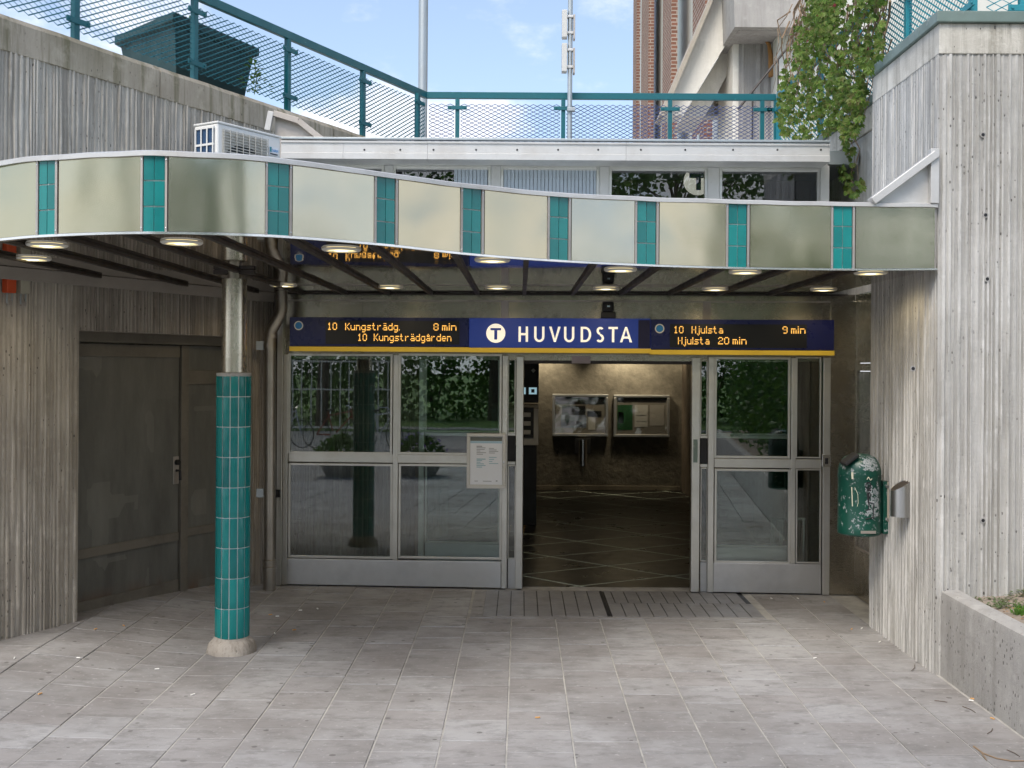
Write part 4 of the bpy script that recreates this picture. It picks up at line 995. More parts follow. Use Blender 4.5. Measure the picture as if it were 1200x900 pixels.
# camera / loudspeaker on the sign
cm = thing('security_camera', 'small black security camera standing on top of the name sign', 'camera', FO, YAW)
fbox(704.5, 365.5, 721.5, 373, -.13, -.03, 'foot', 'black_paint', cm, .006); fbox(706, 353.5, 719.5, 365, -.14, -.02, 'housing', 'black_paint', cm, .012)
u, z = FP(713, 359, -.14); mt = Matrix.Translation((u, -.14, z)) @ Matrix.Rotation(radians(90), 4, 'X')
MB().lathe([(.036, 0), (.036, .018), (.028, .02), (.026, .004)], n=20, mt=mt).build('lens_hood', 'black_rubber', cm, sm=True); MB().box(u-.012, -.148, z-.006, u+.014, -.146, z+.008).build('lens', 'icon_blue', cm)

# ------------------------------------------------------------------ hall inside
hl = lambda o: tag(o, kind='structure')
HY = 18.4; ZH = 2.46
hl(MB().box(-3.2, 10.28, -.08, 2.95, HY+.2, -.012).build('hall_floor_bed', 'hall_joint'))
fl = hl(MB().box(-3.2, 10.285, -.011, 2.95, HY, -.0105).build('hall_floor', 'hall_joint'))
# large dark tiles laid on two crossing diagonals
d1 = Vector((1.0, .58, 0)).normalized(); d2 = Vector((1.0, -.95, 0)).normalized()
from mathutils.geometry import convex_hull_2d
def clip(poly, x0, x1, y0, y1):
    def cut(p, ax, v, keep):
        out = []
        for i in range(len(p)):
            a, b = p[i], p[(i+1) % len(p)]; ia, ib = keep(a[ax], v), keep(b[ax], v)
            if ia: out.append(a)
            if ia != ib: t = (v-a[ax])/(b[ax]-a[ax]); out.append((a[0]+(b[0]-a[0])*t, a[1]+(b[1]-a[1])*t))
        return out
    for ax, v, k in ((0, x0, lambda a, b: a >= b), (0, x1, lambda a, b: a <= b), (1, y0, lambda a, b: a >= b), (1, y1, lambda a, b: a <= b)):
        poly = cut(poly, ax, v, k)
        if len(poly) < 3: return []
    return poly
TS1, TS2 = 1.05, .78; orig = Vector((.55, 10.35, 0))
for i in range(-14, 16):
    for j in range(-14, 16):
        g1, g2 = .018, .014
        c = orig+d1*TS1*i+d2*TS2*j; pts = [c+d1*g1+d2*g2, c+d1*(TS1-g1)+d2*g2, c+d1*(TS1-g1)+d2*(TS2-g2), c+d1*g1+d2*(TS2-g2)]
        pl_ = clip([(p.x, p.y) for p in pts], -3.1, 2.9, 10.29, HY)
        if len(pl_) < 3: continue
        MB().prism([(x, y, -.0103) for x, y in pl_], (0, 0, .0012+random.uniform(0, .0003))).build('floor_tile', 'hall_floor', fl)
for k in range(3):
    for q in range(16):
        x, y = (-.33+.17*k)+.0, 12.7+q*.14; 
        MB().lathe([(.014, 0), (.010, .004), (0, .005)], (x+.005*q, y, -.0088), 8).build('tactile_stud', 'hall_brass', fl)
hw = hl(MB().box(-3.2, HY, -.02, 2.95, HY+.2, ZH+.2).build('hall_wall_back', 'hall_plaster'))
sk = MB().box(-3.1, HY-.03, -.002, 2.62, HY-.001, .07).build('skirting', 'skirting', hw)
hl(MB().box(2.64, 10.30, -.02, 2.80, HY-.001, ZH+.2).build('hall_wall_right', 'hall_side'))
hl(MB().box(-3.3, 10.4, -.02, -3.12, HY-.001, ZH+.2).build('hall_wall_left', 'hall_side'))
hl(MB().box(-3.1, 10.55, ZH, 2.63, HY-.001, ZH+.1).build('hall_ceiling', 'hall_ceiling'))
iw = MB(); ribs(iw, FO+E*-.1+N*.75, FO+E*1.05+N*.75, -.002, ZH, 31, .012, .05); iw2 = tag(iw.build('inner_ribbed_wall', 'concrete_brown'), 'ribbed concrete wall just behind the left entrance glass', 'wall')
mb = MB(); slabwall(mb, FO+E*-.1+N*.75, FO+E*1.05+N*.75, -.002, ZH, .2, -.012); mb.build('wall_core', 'concrete_brown', iw2)
for i, (x, w, e_) in enumerate(((.35, 0, 27), (1.7, 0, 32), (2.45, 0, 9))):
    f0 = tag(MB().lathe([(0, -.002), (.09, -.002), (.09, -.03), (.0, -.032)], (x, HY-.55, ZH), 20).build('hall_lamp', 'lamp_core'), ['round hall lamp washing the rear wall on the left', 'round hall lamp washing the rear wall in the middle', 'round hall lamp washing the rear wall on the right'][i], 'ceiling lamp', 'round lamps along the rear wall of the hall')
    l_ = bpy.data.lights.new('hall_lamp_light', 'SPOT'); l_.energy = e_; l_.color = (1, .84, .56); l_.spot_size = radians(110); l_.spot_blend = .6; l_.shadow_soft_size = .08
    lo = bpy.data.objects.new('hall_lamp_light', l_); COL.objects.link(lo); lo.location = (x, HY-.35, ZH-.06); lo.rotation_euler = (radians(28), 0, 0)
f1 = tag(MB().lathe([(0, -.002), (.09, -.002), (.09, -.03), (.0, -.032)], (.25, 12.9, ZH), 20).build('hall_lamp', 'lamp_core'), 'added unseen lamp lighting the ticket machine inside the entrance', 'ceiling lamp')  # extra lamp, unseen, put in to light the ticket machine
l_ = bpy.data.lights.new('hall_lamp_light', 'SPOT'); l_.energy = 12; l_.color = (1, .84, .60); l_.spot_size = radians(130); l_.spot_blend = .7; l_.shadow_soft_size = .09; lo = bpy.data.objects.new('hall_lamp_light', l_); COL.objects.link(lo); lo.location = (.25, 12.9, ZH-.05)
# posters
def poster(x0, x1, y0, y1, label, items):
    t = thing('poster_frame', label, 'poster frame'); A, B2 = P(x0, y1, HY-.06), P(x1, y0, HY-.06)
    w, h = B2.x-A.x, B2.z-A.z; y = HY-.05
    t.location = (A.x, y, A.z); m = MB(); b = .045
    m.box(0, -.02, 0, w, .04, b); m.box(0, -.02, h-b, w, .04, h); m.box(0, -.02, b, b, .04, h-b); m.box(w-b, -.02, b, w, .04, h-b); m.build('frame', 'kick_steel', t, .008)
    pn = MB().box(b, .0, b, w-b, .03, h-b).build('print', 'poster_grey', t)
    for (a, c, d_, e, mat) in items: MB().box(b+a*(w-2*b), -.003, b+c*(h-2*b), b+d_*(w-2*b), -.001, b+e*(h-2*b)).build('printed_area', mat, pn)
    m = MB(); nx, nz = 16, 12
    for j in range(nz+1):
        for i in range(nx+1): m.v.append((b+i*(w-2*b)/nx, -.012+.006*noise.noise((i*.9, j*.9, x0)), b+j*(h-2*b)/nz))
    for j in range(nz):
        for i in range(nx): a = j*(nx+1)+i; m.f.append((a, a+1, a+nx+2, a+nx+1))
    m.build('cover_film', 'crinkled_film', t, sm=True)
poster(647, 713, 462, 511, 'left poster frame on the rear wall, dark print with pale shapes', [(.02, .80, .98, .98, 'black_paint'), (.02, .18, .10, .78, 'poster_grey'), (.12, .16, .62, .50, 'poster_blue'), (.14, .50, .60, .76, 'black_paint'), (.66, .10, .80, .44, 'poster_white'), (.64, .46, .92, .62, 'black_paint'), (.24, .22, .40, .34, 'poster_white'), (.44, .20, .54, .32, 'icon_blue')])
poster(719, 785, 463, 512, 'right poster frame on the rear wall, grey print with green block', [(.02, .88, .98, .97, 'black_paint'), (.02, .12, .32, .80, 'poster_green'), (.04, .30, .14, .60, 'poster_white'), (.36, .20, .62, .80, 'poster_white'), (.38, .50, .60, .52, 'ink_grey'), (.38, .34, .60, .36, 'ink_grey'), (.66, .24, .94, .80, 'machine_grey')])
A = P(683, 546, HY-.12); t = thing('steel_ashbin', 'small steel tube bin on the hall rear wall below the left poster', 'bin', (A.x, HY-.10, A.z)); hb = P(683, 515, HY-.12).z-A.z
MB().lathe([(0, 0), (.075, 0), (.075, hb), (.065, hb), (.065, hb-.04), (0, hb-.04)], n=20).build('tube', 'bright_steel', t, sm=True); MB().box(-.13, .03, hb*.45, .13, .099, hb+.01).build('wall_plate', 'black_paint', t, .004)
# ticket machine / intercom
Yt = 14.2; A = P(604, 455, Yt); B2 = P(631.5, 427, Yt); m0 = P(604, 522, Yt)
t = thing('ticket_machine', 'black ticket machine head with grey intercom below inside the entrance', 'ticket machine', (A.x, Yt, 0)); w = B2.x-A.x
MB().box(-.3, 0, P(0, 468, Yt).z, w, .3, B2.z+.05).build('display_head', 'black_paint', t, .01)
MB().box(-.3, .02, P(0, 472, Yt).z-.03, w, .3, P(0, 472, Yt).z+.02).build('shelf', 'bracket_tan', t, .005)
ip = MB().box(-.3, .02, m0.z, w, .25, P(0, 472, Yt).z-.035).build('intercom_panel', 'machine_grey', t, .008)
for (xx, zz0, zz1, mat) in ((.06, .10, .48, 'black_paint'),): MB().box(xx, .0, m0.z+zz0, w-.06, .019, m0.z+zz1).build('recess', mat, ip, .004)
for q in ((.16), (.27), (.38)): MB().box(.10, -.015, m0.z+q-.02, w-.10, -.001, m0.z+q+.035).build('button', 'machine_grey', ip, .004)
for q in (.03, .17): 
    ic = MB().box(q, -.004, P(0, 458, Yt).z, q+.10, -.001, P(0, 450, Yt).z).build('pictogram', 'glow_icon', t); MB().box(q+.03, -.007, P(0, 456, Yt).z, q+.07, -.0045, P(0, 452, Yt).z).build('symbol', 'black_paint', ic)
MB().prism([(w-.07, -.003, P(0, 433, Yt).z), (w-.04, -.003, P(0, 430, Yt).z), (w-.07, -.003, P(0, 427.5, Yt).z), (w-.10, -.003, P(0, 430, Yt).z)], (0, .0025, 0)).build('logo', 'poster_white', t)
MB().box(-.3, .05, -.002, w-.02, .28, m0.z-.002).build('pedestal', 'black_paint', t)
# things behind the right glass
t = thing('green_frame', 'bright green painted door frame standing behind the right entrance glass', 'door frame', FO, YAW)
for (a, b, y0, y1, nm) in ((917, 924, 421, 655, 'upright'), (951, 957, 421, 655, 'upright')): fbox(a, y0, b, y1, .9, 1.0, nm, 'green_frame', t)
fbox(917, 424, 957, 432, .905, .995, 'head', 'green_frame', t)
t = thing('waste_bin', 'dark waste bin in the hall behind the right entrance glass', 'bin', FO, YAW)
q0 = FP(905, 600, .6); MB().lathe([(0, .38), (.16, .38), (.17, .40), (.17, 1.12), (.13, 1.2), (0, 1.22)], (q0[0], .62, 0), 20).build('body', 'bin_interior', t, sm=True); MB().lathe([(.02, -.002), (.02, .39)], (q0[0], .62, 0), 10).build('leg', 'black_paint', t)
t = thing('steel_barrier', 'low tubular steel barrier in the hall behind the right glass', 'barrier', FO, YAW)
ua, ub, uc = U(906, 600, .45), U(916, 600, .45), U(942, 600, .45)
for u_ in (ua, ub, uc): MB().tube([(u_, .45, -.002), (u_, .45, .60)], .028, 12).build('leg', 'bright_steel', t, sm=True)
MB().box(ua-.03, .40, .602, uc+.03, .50, .63).build('top_plate', 'bright_steel', t, .004)
U2 = U(890, 450, 1.4); tag(MB().box(U(838, 450, 1.5)+FO.x, 11.9, -.002, U(905, 450, 1.5)+FO.x, 11.95, 2.40).build('tinted_partition', 'teal_glass'), 'tinted green glass partition deep behind the right entrance panes', 'partition')

# ------------------------------------------------------------------ clerestory and roof edge
cs = thing('roof_window_band', 'low row of roof windows under a white metal fascia above the canopy', 'building')
RYF = 9.72
A, B2 = P(329, 165, RYF), P(973, 168, RYF); zt_ = (A.z+B2.z)/2; zb_ = P(650, 187.5, RYF).z
xs = [A.x, P(403, 0, RYF).x, P(502, 0, RYF).x, P(735, 0, RYF).x, B2.x]
for i in range(4):
    xa, xb = xs[i]+.001, xs[i+1]-.001; m = MB()
    prof = [(0, zb_), (0, zb_+.05), (.012, zb_+.055), (.012, zt_-.02), (0, zt_-.015), (0, zt_), (.3, zt_+.01), (.3, zb_)]
    n = 24
    for k in range(n+1):
        x = xa+(xb-xa)*k/n; w = .004*noise.noise((x*2.2, 0, 1))
        for (dy, z) in prof: m.v.append((x, RYF+dy+w, z+w*.6))
    for k in range(n):
        for j in range(8): m.f.append((k*8+j, k*8+(j+1) % 8, k*8+8+(j+1) % 8, k*8+8+j))
    m.f.append(tuple(range(8))); m.f.append(tuple(n*8+j for j in range(8))[::-1]); m.build('fascia_sheet', 'white_flashing', cs)
m = MB()
for px in (427, 469, 508, 558, 606, 654, 701, 751, 803, 859, 911, 962):
    q = P(px, 175.5, RYF+.012); m.lathe([(0, .006), (.008, .004), (.009, 0)], n=8, mt=Matrix.Translation(q) @ Matrix.Rotation(radians(90), 4, 'X'))
m.build('fascia_screws', 'black_paint', cs, kind='stuff')
MB().box(A.x, RYF-.01, zt_+.011, B2.x, RYF+.05, zt_+.03).build('drip_edge', 'galvanised', cs, .003)
MB().box(-3.4, RYF+.31, zt_-.12, 3.0, 12.6, zt_).build('flat_roof', 'galvanised', cs)
WY = 10.02
zt2 = P(650, 188, WY).z; zs = 3.04
MB().box(P(330, 0, WY).x, WY+.01, P(0, 195, WY).z, P(972, 0, WY).x, WY+.10, zt2+.06).build('head_beam', 'white_paint', cs, .003)
zh = P(650, 194.8, WY).z
fr = [(334, 450), (461, 575), (587, 702), (714, 829), (843.5, 961)]
for i, (a, b) in enumerate(fr):
    xa, xb = P(a, 210, WY).x, P(b, 210, WY).x; m = MB(); f = .022
    m.box(xa, WY-.005, zs, xa+f, WY+.06, zh); m.box(xb-f, WY-.005, zs, xb, WY+.06, zh); m.box(xa+f, WY-.005, zh-f, xb-f, WY+.06, zh); m.box(xa+f, WY-.005, zs, xb-f, WY+.06, zs+f)
    w = m.build('window', 'frame_steel', cs, .002); xm = {1: xa+(xb-xa)*.62, 2: xa+f}.get(i, xb-f)
    if xm > xa+f+.01: MB().box(xa+f, WY+.02, zs+f, xm, WY+.026, zh-f).build('pane', 'wired_glass', w)
    if xm < xb-f-.01:
        rp_ = MB(); xx = xm+.002
        while xx < xb-f-.01: rp_.box(xx, WY+.016, zs+f, min(xx+.030, xb-f-.001), WY+.028, zh-f); xx += .0335
        rp_.build('ribbed_pane', 'ribbed_pane', w, .002)
    if i < 4: MB().box(xb+.001, WY+.005, zs, P(fr[i+1][0], 210, WY).x-.001, WY+.09, zh).build('mullion', 'white_paint', cs, .003)
MB().box(P(961.5, 210, WY).x, WY+.0, zs, P(972, 210, WY).x, WY+.09, zh+.02).build('end_post', 'white_paint', cs, .003)
MB().box(P(325, 210, WY).x, WY+.0, zs, P(333.5, 210, WY).x, WY+.09, zh+.02).build('end_post', 'white_paint', cs, .003)
MB().box(-2.4, WY+.9, 2.8, 2.8, WY+.95, 4.0).build('rear_lining', 'hall_side', cs)
# round station sign seen behind the fourth pane
t = thing('roundel_sign', 'round white sign with blue T hanging behind the fourth roof window', 'sign', (P(817, 213, 10.35).x, 10.30, P(817, 213, 10.35).z))
mt = Matrix.Rotation(radians(90), 4, 'X') 
MB().lathe([(0, .03), (.125, .03), (.13, .025), (.13, -.02), (0, -.02)], n=32, mt=mt).build('disc', 'glow_letter', t, sm=True)  # disc gets an added glow so it shows behind the pane
MB().box(-.085, -.034, .02, .085, -.0305, .07).box(-.022, -.034, -.09, .022, -.0305, .0195).build('letter_t', 'sign_blue_mid', t)
MB().tube([(0, 0, .13), (0, 0, .42)], .012, 8).build('hanger', 'galvanised', t)
# hood flashing behind the air conditioner
hf = thing('hood_flashing', 'brown grey folded metal hood where roof edge meets the ramp wall', 'flashing')
q = [P(313, 128, 9.9), P(322, 134, 9.9), P(351, 143, 9.9), P(380, 166, 9.9), P(318, 166, 9.9), P(310, 150, 9.9)]
MB().prism([q[1]+Vector((0, .02, -.02)), q[2]+Vector((0, .02, -.02)), q[3]+Vector((-.04, .02, 0)), (q[1].x, 9.92, q[4].z-.3)], (0, .06, 0)).build('side_sheet', 'edge_steel', hf)
MB().bar(q[1], q[2], .05, .12, (0, 1, 0)).build('top_fold', 'edge_steel', hf, .003); MB().bar(q[2], q[3], .05, .12, (0, 1, 0)).build('top_fold', 'edge_steel', hf, .003)
MB().bar(P(318, 131, 9.86), P(313.5, 153, 9.86), .05, .05, (0, 1, 0)).build('white_end', 'white_flashing', hf, .003)

# ------------------------------------------------------------------ air conditioner
pa, pb = P(255, 142, 8.71), P(329, 160, 9.29); pb.z = pa.z; d = Vector((pb.x-pa.x, pb.y-pa.y, 0)); wl = d.length; ang = math.atan2(d.y, d.x); zt_ = pa.z
ac = thing('air_conditioner', 'white outdoor air conditioner unit standing on the canopy roof', 'air conditioner', (pa.x, pa.y, 3.04), ang)
h0, h1 = .10, zt_-3.04; dep = .26
MB().box(0, .0, h0, wl, dep, h1-.012).build('casing', 'ac_white', ac, .014); MB().box(-.006, -.008, h1-.012, wl+.006, dep+.006, h1+.004).build('lid', 'ac_white', ac, .006)
cxa, cza, ra = wl*.40, (h0+h1)/2-.02, .25
MB().box(.05, -.004, h0+.05, wl*.76, .002, h1-.05).build('front_panel', 'ac_grille', ac)
MB().lathe([(0, .006), (ra, .006)], n=32, mt=Matrix.Translation((cxa, 0, cza)) @ Matrix.Rotation(radians(90), 4, 'X')).build('fan_opening', 'ac_dark', ac)
m = MB(); z = h0+.06
while z < h1-.05: m.box(.05, -.018, z, wl*.76, -.010, z+.006); z += .022
for k in range(8): xk = .05+(wl*.76-.05)*k/7; m.box(xk-.003, -.022, h0+.05, xk+.003, -.018, h1-.05)
m.build('guard', 'ac_grille', ac)
sg = MB().box(-.004, .035, h0+.05, .002, dep-.03, h1-.04).build('side_coil', 'ac_coil', ac)
m = MB()
for k in range(6): z = h0+.05+(h1-h0-.09)*k/5; m.box(-.014, .03, z-.008, -.005, dep-.025, z+.008)
for k in range(4): y = .035+(dep-.065)*k/3; m.box(-.018, y-.006, h0+.05, -.013, y+.006, h1-.04)
m.build('side_grille', 'ac_white', ac)
bdg = MB().box(wl*.80, -.010, h1-.17, wl*.94, -.006, h1-.10).build('badge', 'paper_white', ac); MB().box(wl*.805, -.013, h1-.145, wl*.83, -.0105, h1-.105).build('badge_mark', 'teal_right', bdg)
text_mesh('DAIKIN', .030, 'dot_blue', 'badge_text', bdg, (wl*.838, -.0105, h1-.140), sx=.72, depth=.001)
MB().box(wl*.81, -.013, h1-.165, wl*.93, -.0105, h1-.155).build('badge_line', 'black_paint', bdg)
for xk in (.08, wl-.12): MB().box(xk, .0, 0, xk+.05, dep, .098).build('foot', 'galvanised', ac)

# ------------------------------------------------------------------ railings with expanded metal
def mesh_panel(w, h, cw, ch, th_, mat):
    """expanded-metal sheet of diamonds, w x h, in the xz plane"""
    m = MB(); nx, nz = max(2, round(w/cw)), max(2, round(h/ch)); cw, ch = w/nx, h/nz; t = th_/2; dy = .004
    for j in range(nz):
        for i in range(nx):
            x, z = i*cw, j*ch
            for (a, b) in (((x, z+ch/2), (x+cw/2, z)), ((x+cw/2, z), (x+cw, z+ch/2)), ((x, z+ch/2), (x+cw/2, z+ch)), ((x+cw/2, z+ch), (x+cw, z+ch/2))):
                up = (a[1] > b[1]); A_, B_2 = Vector((a[0], 0, a[1])), Vector((b[0], 0, b[1]))
                # a tilted strand: front edge lower, back edge higher
                vs = [A_+Vector((0, -dy, -t)), B_2+Vector((0, -dy, -t)), B_2+Vector((0, dy, t)), A_+Vector((0, dy, t)), A_+Vector((0, -dy, t*.2)), B_2+Vector((0, -dy, t*.2))]
                m.add(vs, [(0, 1, 2, 3), (0, 4, 5, 1), (4, 3, 2, 5)])
    me = bpy.data.meshes.new('mesh_panel'); me.from_pydata(m.v, [], m.f); me.materials.append(M[mat]); return me
def railing(name, label, pts, zb_, zr, post_t, mat, mmat, ztop, zmesh0, cell=(.086, .044), side=1, rail_w=.05, rail_h=.075, thk=.010):
    """pts: post positions along the run"""
    t = thing(name, label, 'railing'); cache = {}
    for i in range(len(pts)):
        p = Vector(pts[i])
        if post_t[i]:
            d = (Vector(pts[min(i+1, len(pts)-1)])-Vector(pts[max(i-1, 0)])).normalized(); ang = math.atan2(d.y, d.x)
            po = MB().box(-.024, -.024, zb_, .024, .024, zr-.002, mt=Matrix.Translation((p.x, p.y, 0)) @ Matrix.Rotation(ang, 4, 'Z')).build('post', mat, t, .003)
            for z in (zmesh0+.07, ztop-.05):
                MB().box(-.11, -.040, z-.022, .11, -.026, z+.022, mt=Matrix.Translation((p.x, p.y, 0)) @ Matrix.Rotation(ang, 4, 'Z')).build('bracket', mat, po, .003)
                for s_ in (-.085, .085): MB().lathe([(0, .008), (.009, .008), (.010, 0)], n=8, mt=Matrix.Translation((p.x, p.y, z)) @ Matrix.Rotation(ang, 4, 'Z') @ Matrix.Translation((s_, -.0405, 0)) @ Matrix.Rotation(radians(90), 4, 'X')).build('bolt', mat, po)
        if i < len(pts)-1:
            q = Vector(pts[i+1]); w = (q-p).length-.07; d = (q-p).normalized(); key = round(w, 2)
            if key not in cache: cache[key] = mesh_panel(w, ztop-zmesh0, cell[0], cell[1], thk, mmat)
            o = bpy.data.objects.new('mesh_panel', cache[key]); COL.objects.link(o); o.parent = t; o.location = (p.x+d.x*.035, p.y+d.y*.035, zmesh0); o.rotation_euler = (0, 0, math.atan2(d.y, d.x))
    a, b = Vector(pts[0]), Vector(pts[-1])
    MB().bar((a.x, a.y, zr+rail_h/2), (b.x, b.y, zr+rail_h/2), rail_w, rail_h).build('top_rail', mat, t, .004)
    return t
off = -.06
lp = []
for k in range(-1, 4): s_ = k*1.275; p = Vector((-3.27, 8.34, 0))+Vector((.55, 1.15, 0)).normalized()*s_+LN*off; lp.append((p.x, p.y, 0))
p = P(489, 140, 12.75); lp.append((p.x, p.y, 0)); cor = (P(499, 107, 13.0).x, 13.0, 0); 
zr = 5.09
railing('terrace_railing', 'teal railing with expanded metal climbing along the left ramp wall', lp+[cor], 4.38, zr, [1]*len(lp)+[0], 'teal_paint', 'teal_mesh', 5.03, 4.47, (.085, .042))
bp = [cor]+[(P(px, 140, 13.0).x, 13.0, 0) for px in (536, 660, 785, 893)]+[(P(909, 140, 13.0).x, 13.0, 0)]
railing('terrace_railing', 'teal railing with expanded metal running straight behind the roof edge', bp, 4.0, zr, [0, 1, 1, 1, 1, 1], 'teal_paint', 'blue_mesh', 5.03, 4.42, (.086, .044))
rx = 3.06
sp_ = [(bp[-1][0]+.02, 12.95, 0), (rx, 11.55, 0), (rx, 10.25, 0), (rx, 8.95, 0), (rx, 7.66, 0)]
railing('terrace_railing', 'pale teal railing behind the creeper on top of the right wall', sp_, 4.27, zr, [1, 1, 1, 1, 1], 'teal_right', 'teal_right', 5.03, 4.40, (.085, .048))
fp = [(rx+.04, 7.62, 0), (3.38, 7.62, 0), (4.65, 7.62, 0), (5.9, 7.62, 0)]
railing('terrace_railing', 'pale teal railing over the green coping at the top right corner', fp, 4.346, zr, [0, 1, 1, 1], 'teal_right', 'teal_right', 5.03, 4.37, (.11, .055))
# terrace floor left behind parapet and planter box
tag(MB().prism([L(-1.5, -.33, 4.2), L(5.4, -.33, 4.2), L(5.4, -6, 4.2), L(-1.5, -6, 4.2)], (0, 0, .12)).build('terrace_left', 'concrete_far'), kind='structure')
tag(MB().box(-4, 12.62, 3.7, 12, 40, 3.9).build('terrace_rear', 'concrete_far'), kind='structure')
# square flared planter
nr, lf_, rt = Vector((-2.93, 9.5, 0)), Vector((-3.67, 10.2, 0)), Vector((-2.45, 10.62, 0))
nr = P(203, 14, 9.5); nr.z = 0; lf_ = P(134, 44, 10.25); lf_.z = 0; rt = P(304, 57, 10.6); rt.z = 0
zr_ = P(203, 13, 9.5).z; fr_ = lf_+rt-nr; cen = (nr+lf_+rt+fr_)/4
def ringp(k, z): return [Vector((cen.x+(p.x-cen.x)*k, cen.y+(p.y-cen.y)*k, z)) for p in (nr, rt, fr_, lf_)]
m = MB(); R_ = [ringp(.74, 4.33), ringp(.905, zr_-.10), ringp(1.0, zr_-.07), ringp(1.0, zr_), ringp(.93, zr_), ringp(.90, zr_-.08)]
for r_ in R_: m.v += [tuple(v) for v in r_]
for i in range(5):
    for k in range(4): m.f.append((i*4+k, i*4+(k+1) % 4, i*4+4+(k+1) % 4, i*4+4+k))
m.f.append((0, 1, 2, 3)[::-1]); m.f.append((20, 21, 22, 23))
pb_ = thing('planter_box', 'large dark green flared planter box standing behind the left railing', 'planter'); m.build('box', 'planter_green', pb_, .006)
MB().prism([v for v in ringp(.88, zr_-.079)], (0, 0, .03)).build('earth', 'soil', pb_); 
m = MB(); m.tube([(cen.x, cen.y, zr_-.05), (cen.x+.02, cen.y, zr_+.25)], .006, 5)
for k in range(12): leaf(m, Vector((cen.x+.01, cen.y, zr_+random.uniform(0, .25))), .08, rv(), Vector((0, 0, 1)))
m.build('seedling', 'shrub_leaf', pb_)
# self-sown sapling beside it
m = MB(); b0 = P(298, 118, 9.9); b0.z = 4.38; m.tube([b0, b0+Vector((.02, 0, .14)), b0+Vector((.0, .01, .27))], .004, 5)
for k in range(90):
    a = random.uniform(0, 2*pi); h = random.uniform(.02, .30); r = .17*(1-h/.4); p = b0+Vector((r*cos(a)*random.random(), r*sin(a)*random.random(), h)); leaf(m, p, random.uniform(.03, .055), Vector((cos(a), sin(a), random.uniform(-.2, .8))), Vector((0, 0, 1)), .3)
tag(m.build('sapling', 'shrub_leaf'), 'small green sapling rooted behind the parapet beside the planter box', 'plant')

# ------------------------------------------------------------------ poles
q = P(495.5, 100, 15); t = thing('lamp_pole', 'thick grey pole rising behind the railing corner', 'pole', (q.x, 15, 3.9)); MB().tube([(0, 0, 0), (0, 0, 5.5)], .062, 16).build('shaft', 'galvanised', t, sm=True)
MB().lathe([(.11, 0), (.11, .02), (.07, .03)], n=16).build('base_flange', 'galvanised', t)
q = P(667.8, 100, 12.85); t = thing('antenna_pole', 'thin grey pole with white panel antennas in front of the rear railing', 'pole', (q.x, 12.85, 3.9)); MB().tube([(0, 0, 0), (0, 0, 3.6)], .028, 14).build('shaft', 'galvanised', t, sm=True)
zq = lambda y: P(667, y, 12.85).z-3.9
for (y0, y1) in ((13, 45), (52, 85)):
    an = MB().box(-.095, -.06, zq(y1), -.035, .06, zq(y0)).build('antenna_panel', 'white_paint', t, .006)
    MB().box(-.097, -.02, zq(y1)+.01, -.0955, .02, zq(y0)-.01).build('panel_groove', 'galvanised', an); MB().box(.035, -.05, zq(y1+2), .055, .05, zq(y0+5)).build('rear_panel', 'edge_steel', an, .004)
    for y in (y0+7, y1-6): MB().box(-.05, -.035, zq(y)-.014, .034, .035, zq(y)+.014).build('clamp', 'white_flashing', an, .004)
MB().box(-.03, -.06, zq(131), .06, .03, zq(127)).build('rail_clamp', 'galvanised', t, .003)

# ------------------------------------------------------------------ Virginia creeper over the right fence
vn = thing('creeper', 'green virginia creeper with a few red leaves hanging over the right railing', 'climbing plant', (3.0, 10.5, 3.5))
poly = [(1040, -90), (1036, 20), (1030, 70), (1012, 100), (1014, 128), (1006, 150), (990, 165), (983, 150), (962, 158), (940, 163), (918, 158), (906, 138), (912, 112), (916, 76), (926, 42), (938, 10), (945, -60)]
poly2 = [(984, 100), (1016, 100), (1015, 130), (1006, 150), (998, 165), (1012, 185), (1011, 232), (976, 232), (980, 205), (990, 175), (985, 150)]
def inside(pt, pg):
    c = False; j = len(pg)-1
    for i in range(len(pg)):
        if (pg[i][1] > pt[1]) != (pg[j][1] > pt[1]) and pt[0] < (pg[j][0]-pg[i][0])*(pt[1]-pg[i][1])/(pg[j][1]-pg[i][1])+pg[i][0]: c = not c
        j = i
    return c
rnd = random.Random(5); m = MB(); mr_ = MB(); org = Vector((3.0, 10.5, 3.5))
def creeper_leaf(mm, p, s):
    ax = rv(rnd); ax.z = -abs(ax.z)-.3; up = Vector((-.6, -1, .4))+rv(rnd)*.8
    for a in (-1.0, -.5, 0, .5, 1.0):
        d = Matrix.Rotation(a*1.1, 3, up.normalized()) @ ax; leaf(mm, p, s*(1-.25*abs(a)), d, up, .26)
cl_c = [(rnd.uniform(900, 1040), rnd.uniform(-80, 232)) for _ in range(190)]
n = 0; tries = 0
while n < 2500 and tries < 60000:
    tries += 1; c = rnd.choice(cl_c); pt = (c[0]+rnd.gauss(0, 7), c[1]+rnd.gauss(0, 12)); in1, in2 = inside(pt, poly), inside(pt, poly2)
    if not (in1 or in2): continue
    if in2 and not in1 and (rnd.random() < .62 or abs(pt[0]-(997+9*sin(pt[1]*.06))) > 12): continue
    X_ = rnd.uniform(2.62, 3.0) if in1 else rnd.uniform(2.82, 2.98); r = ray(*pt); t_ = X_/r.x; p = r*t_; p.z += EYE
    if p.y > 12.9: p = r*12.8; p.z += EYE
    creeper_leaf(mr_ if rnd.random() < .005 and pt[1] < 120 else m, p-org, rnd.uniform(.036, .075)); n += 1
m.build('foliage', 'creeper_leaf', vn, kind='stuff'); mr_.build('red_foliage', 'red_leaf', vn, kind='stuff')
m = MB()
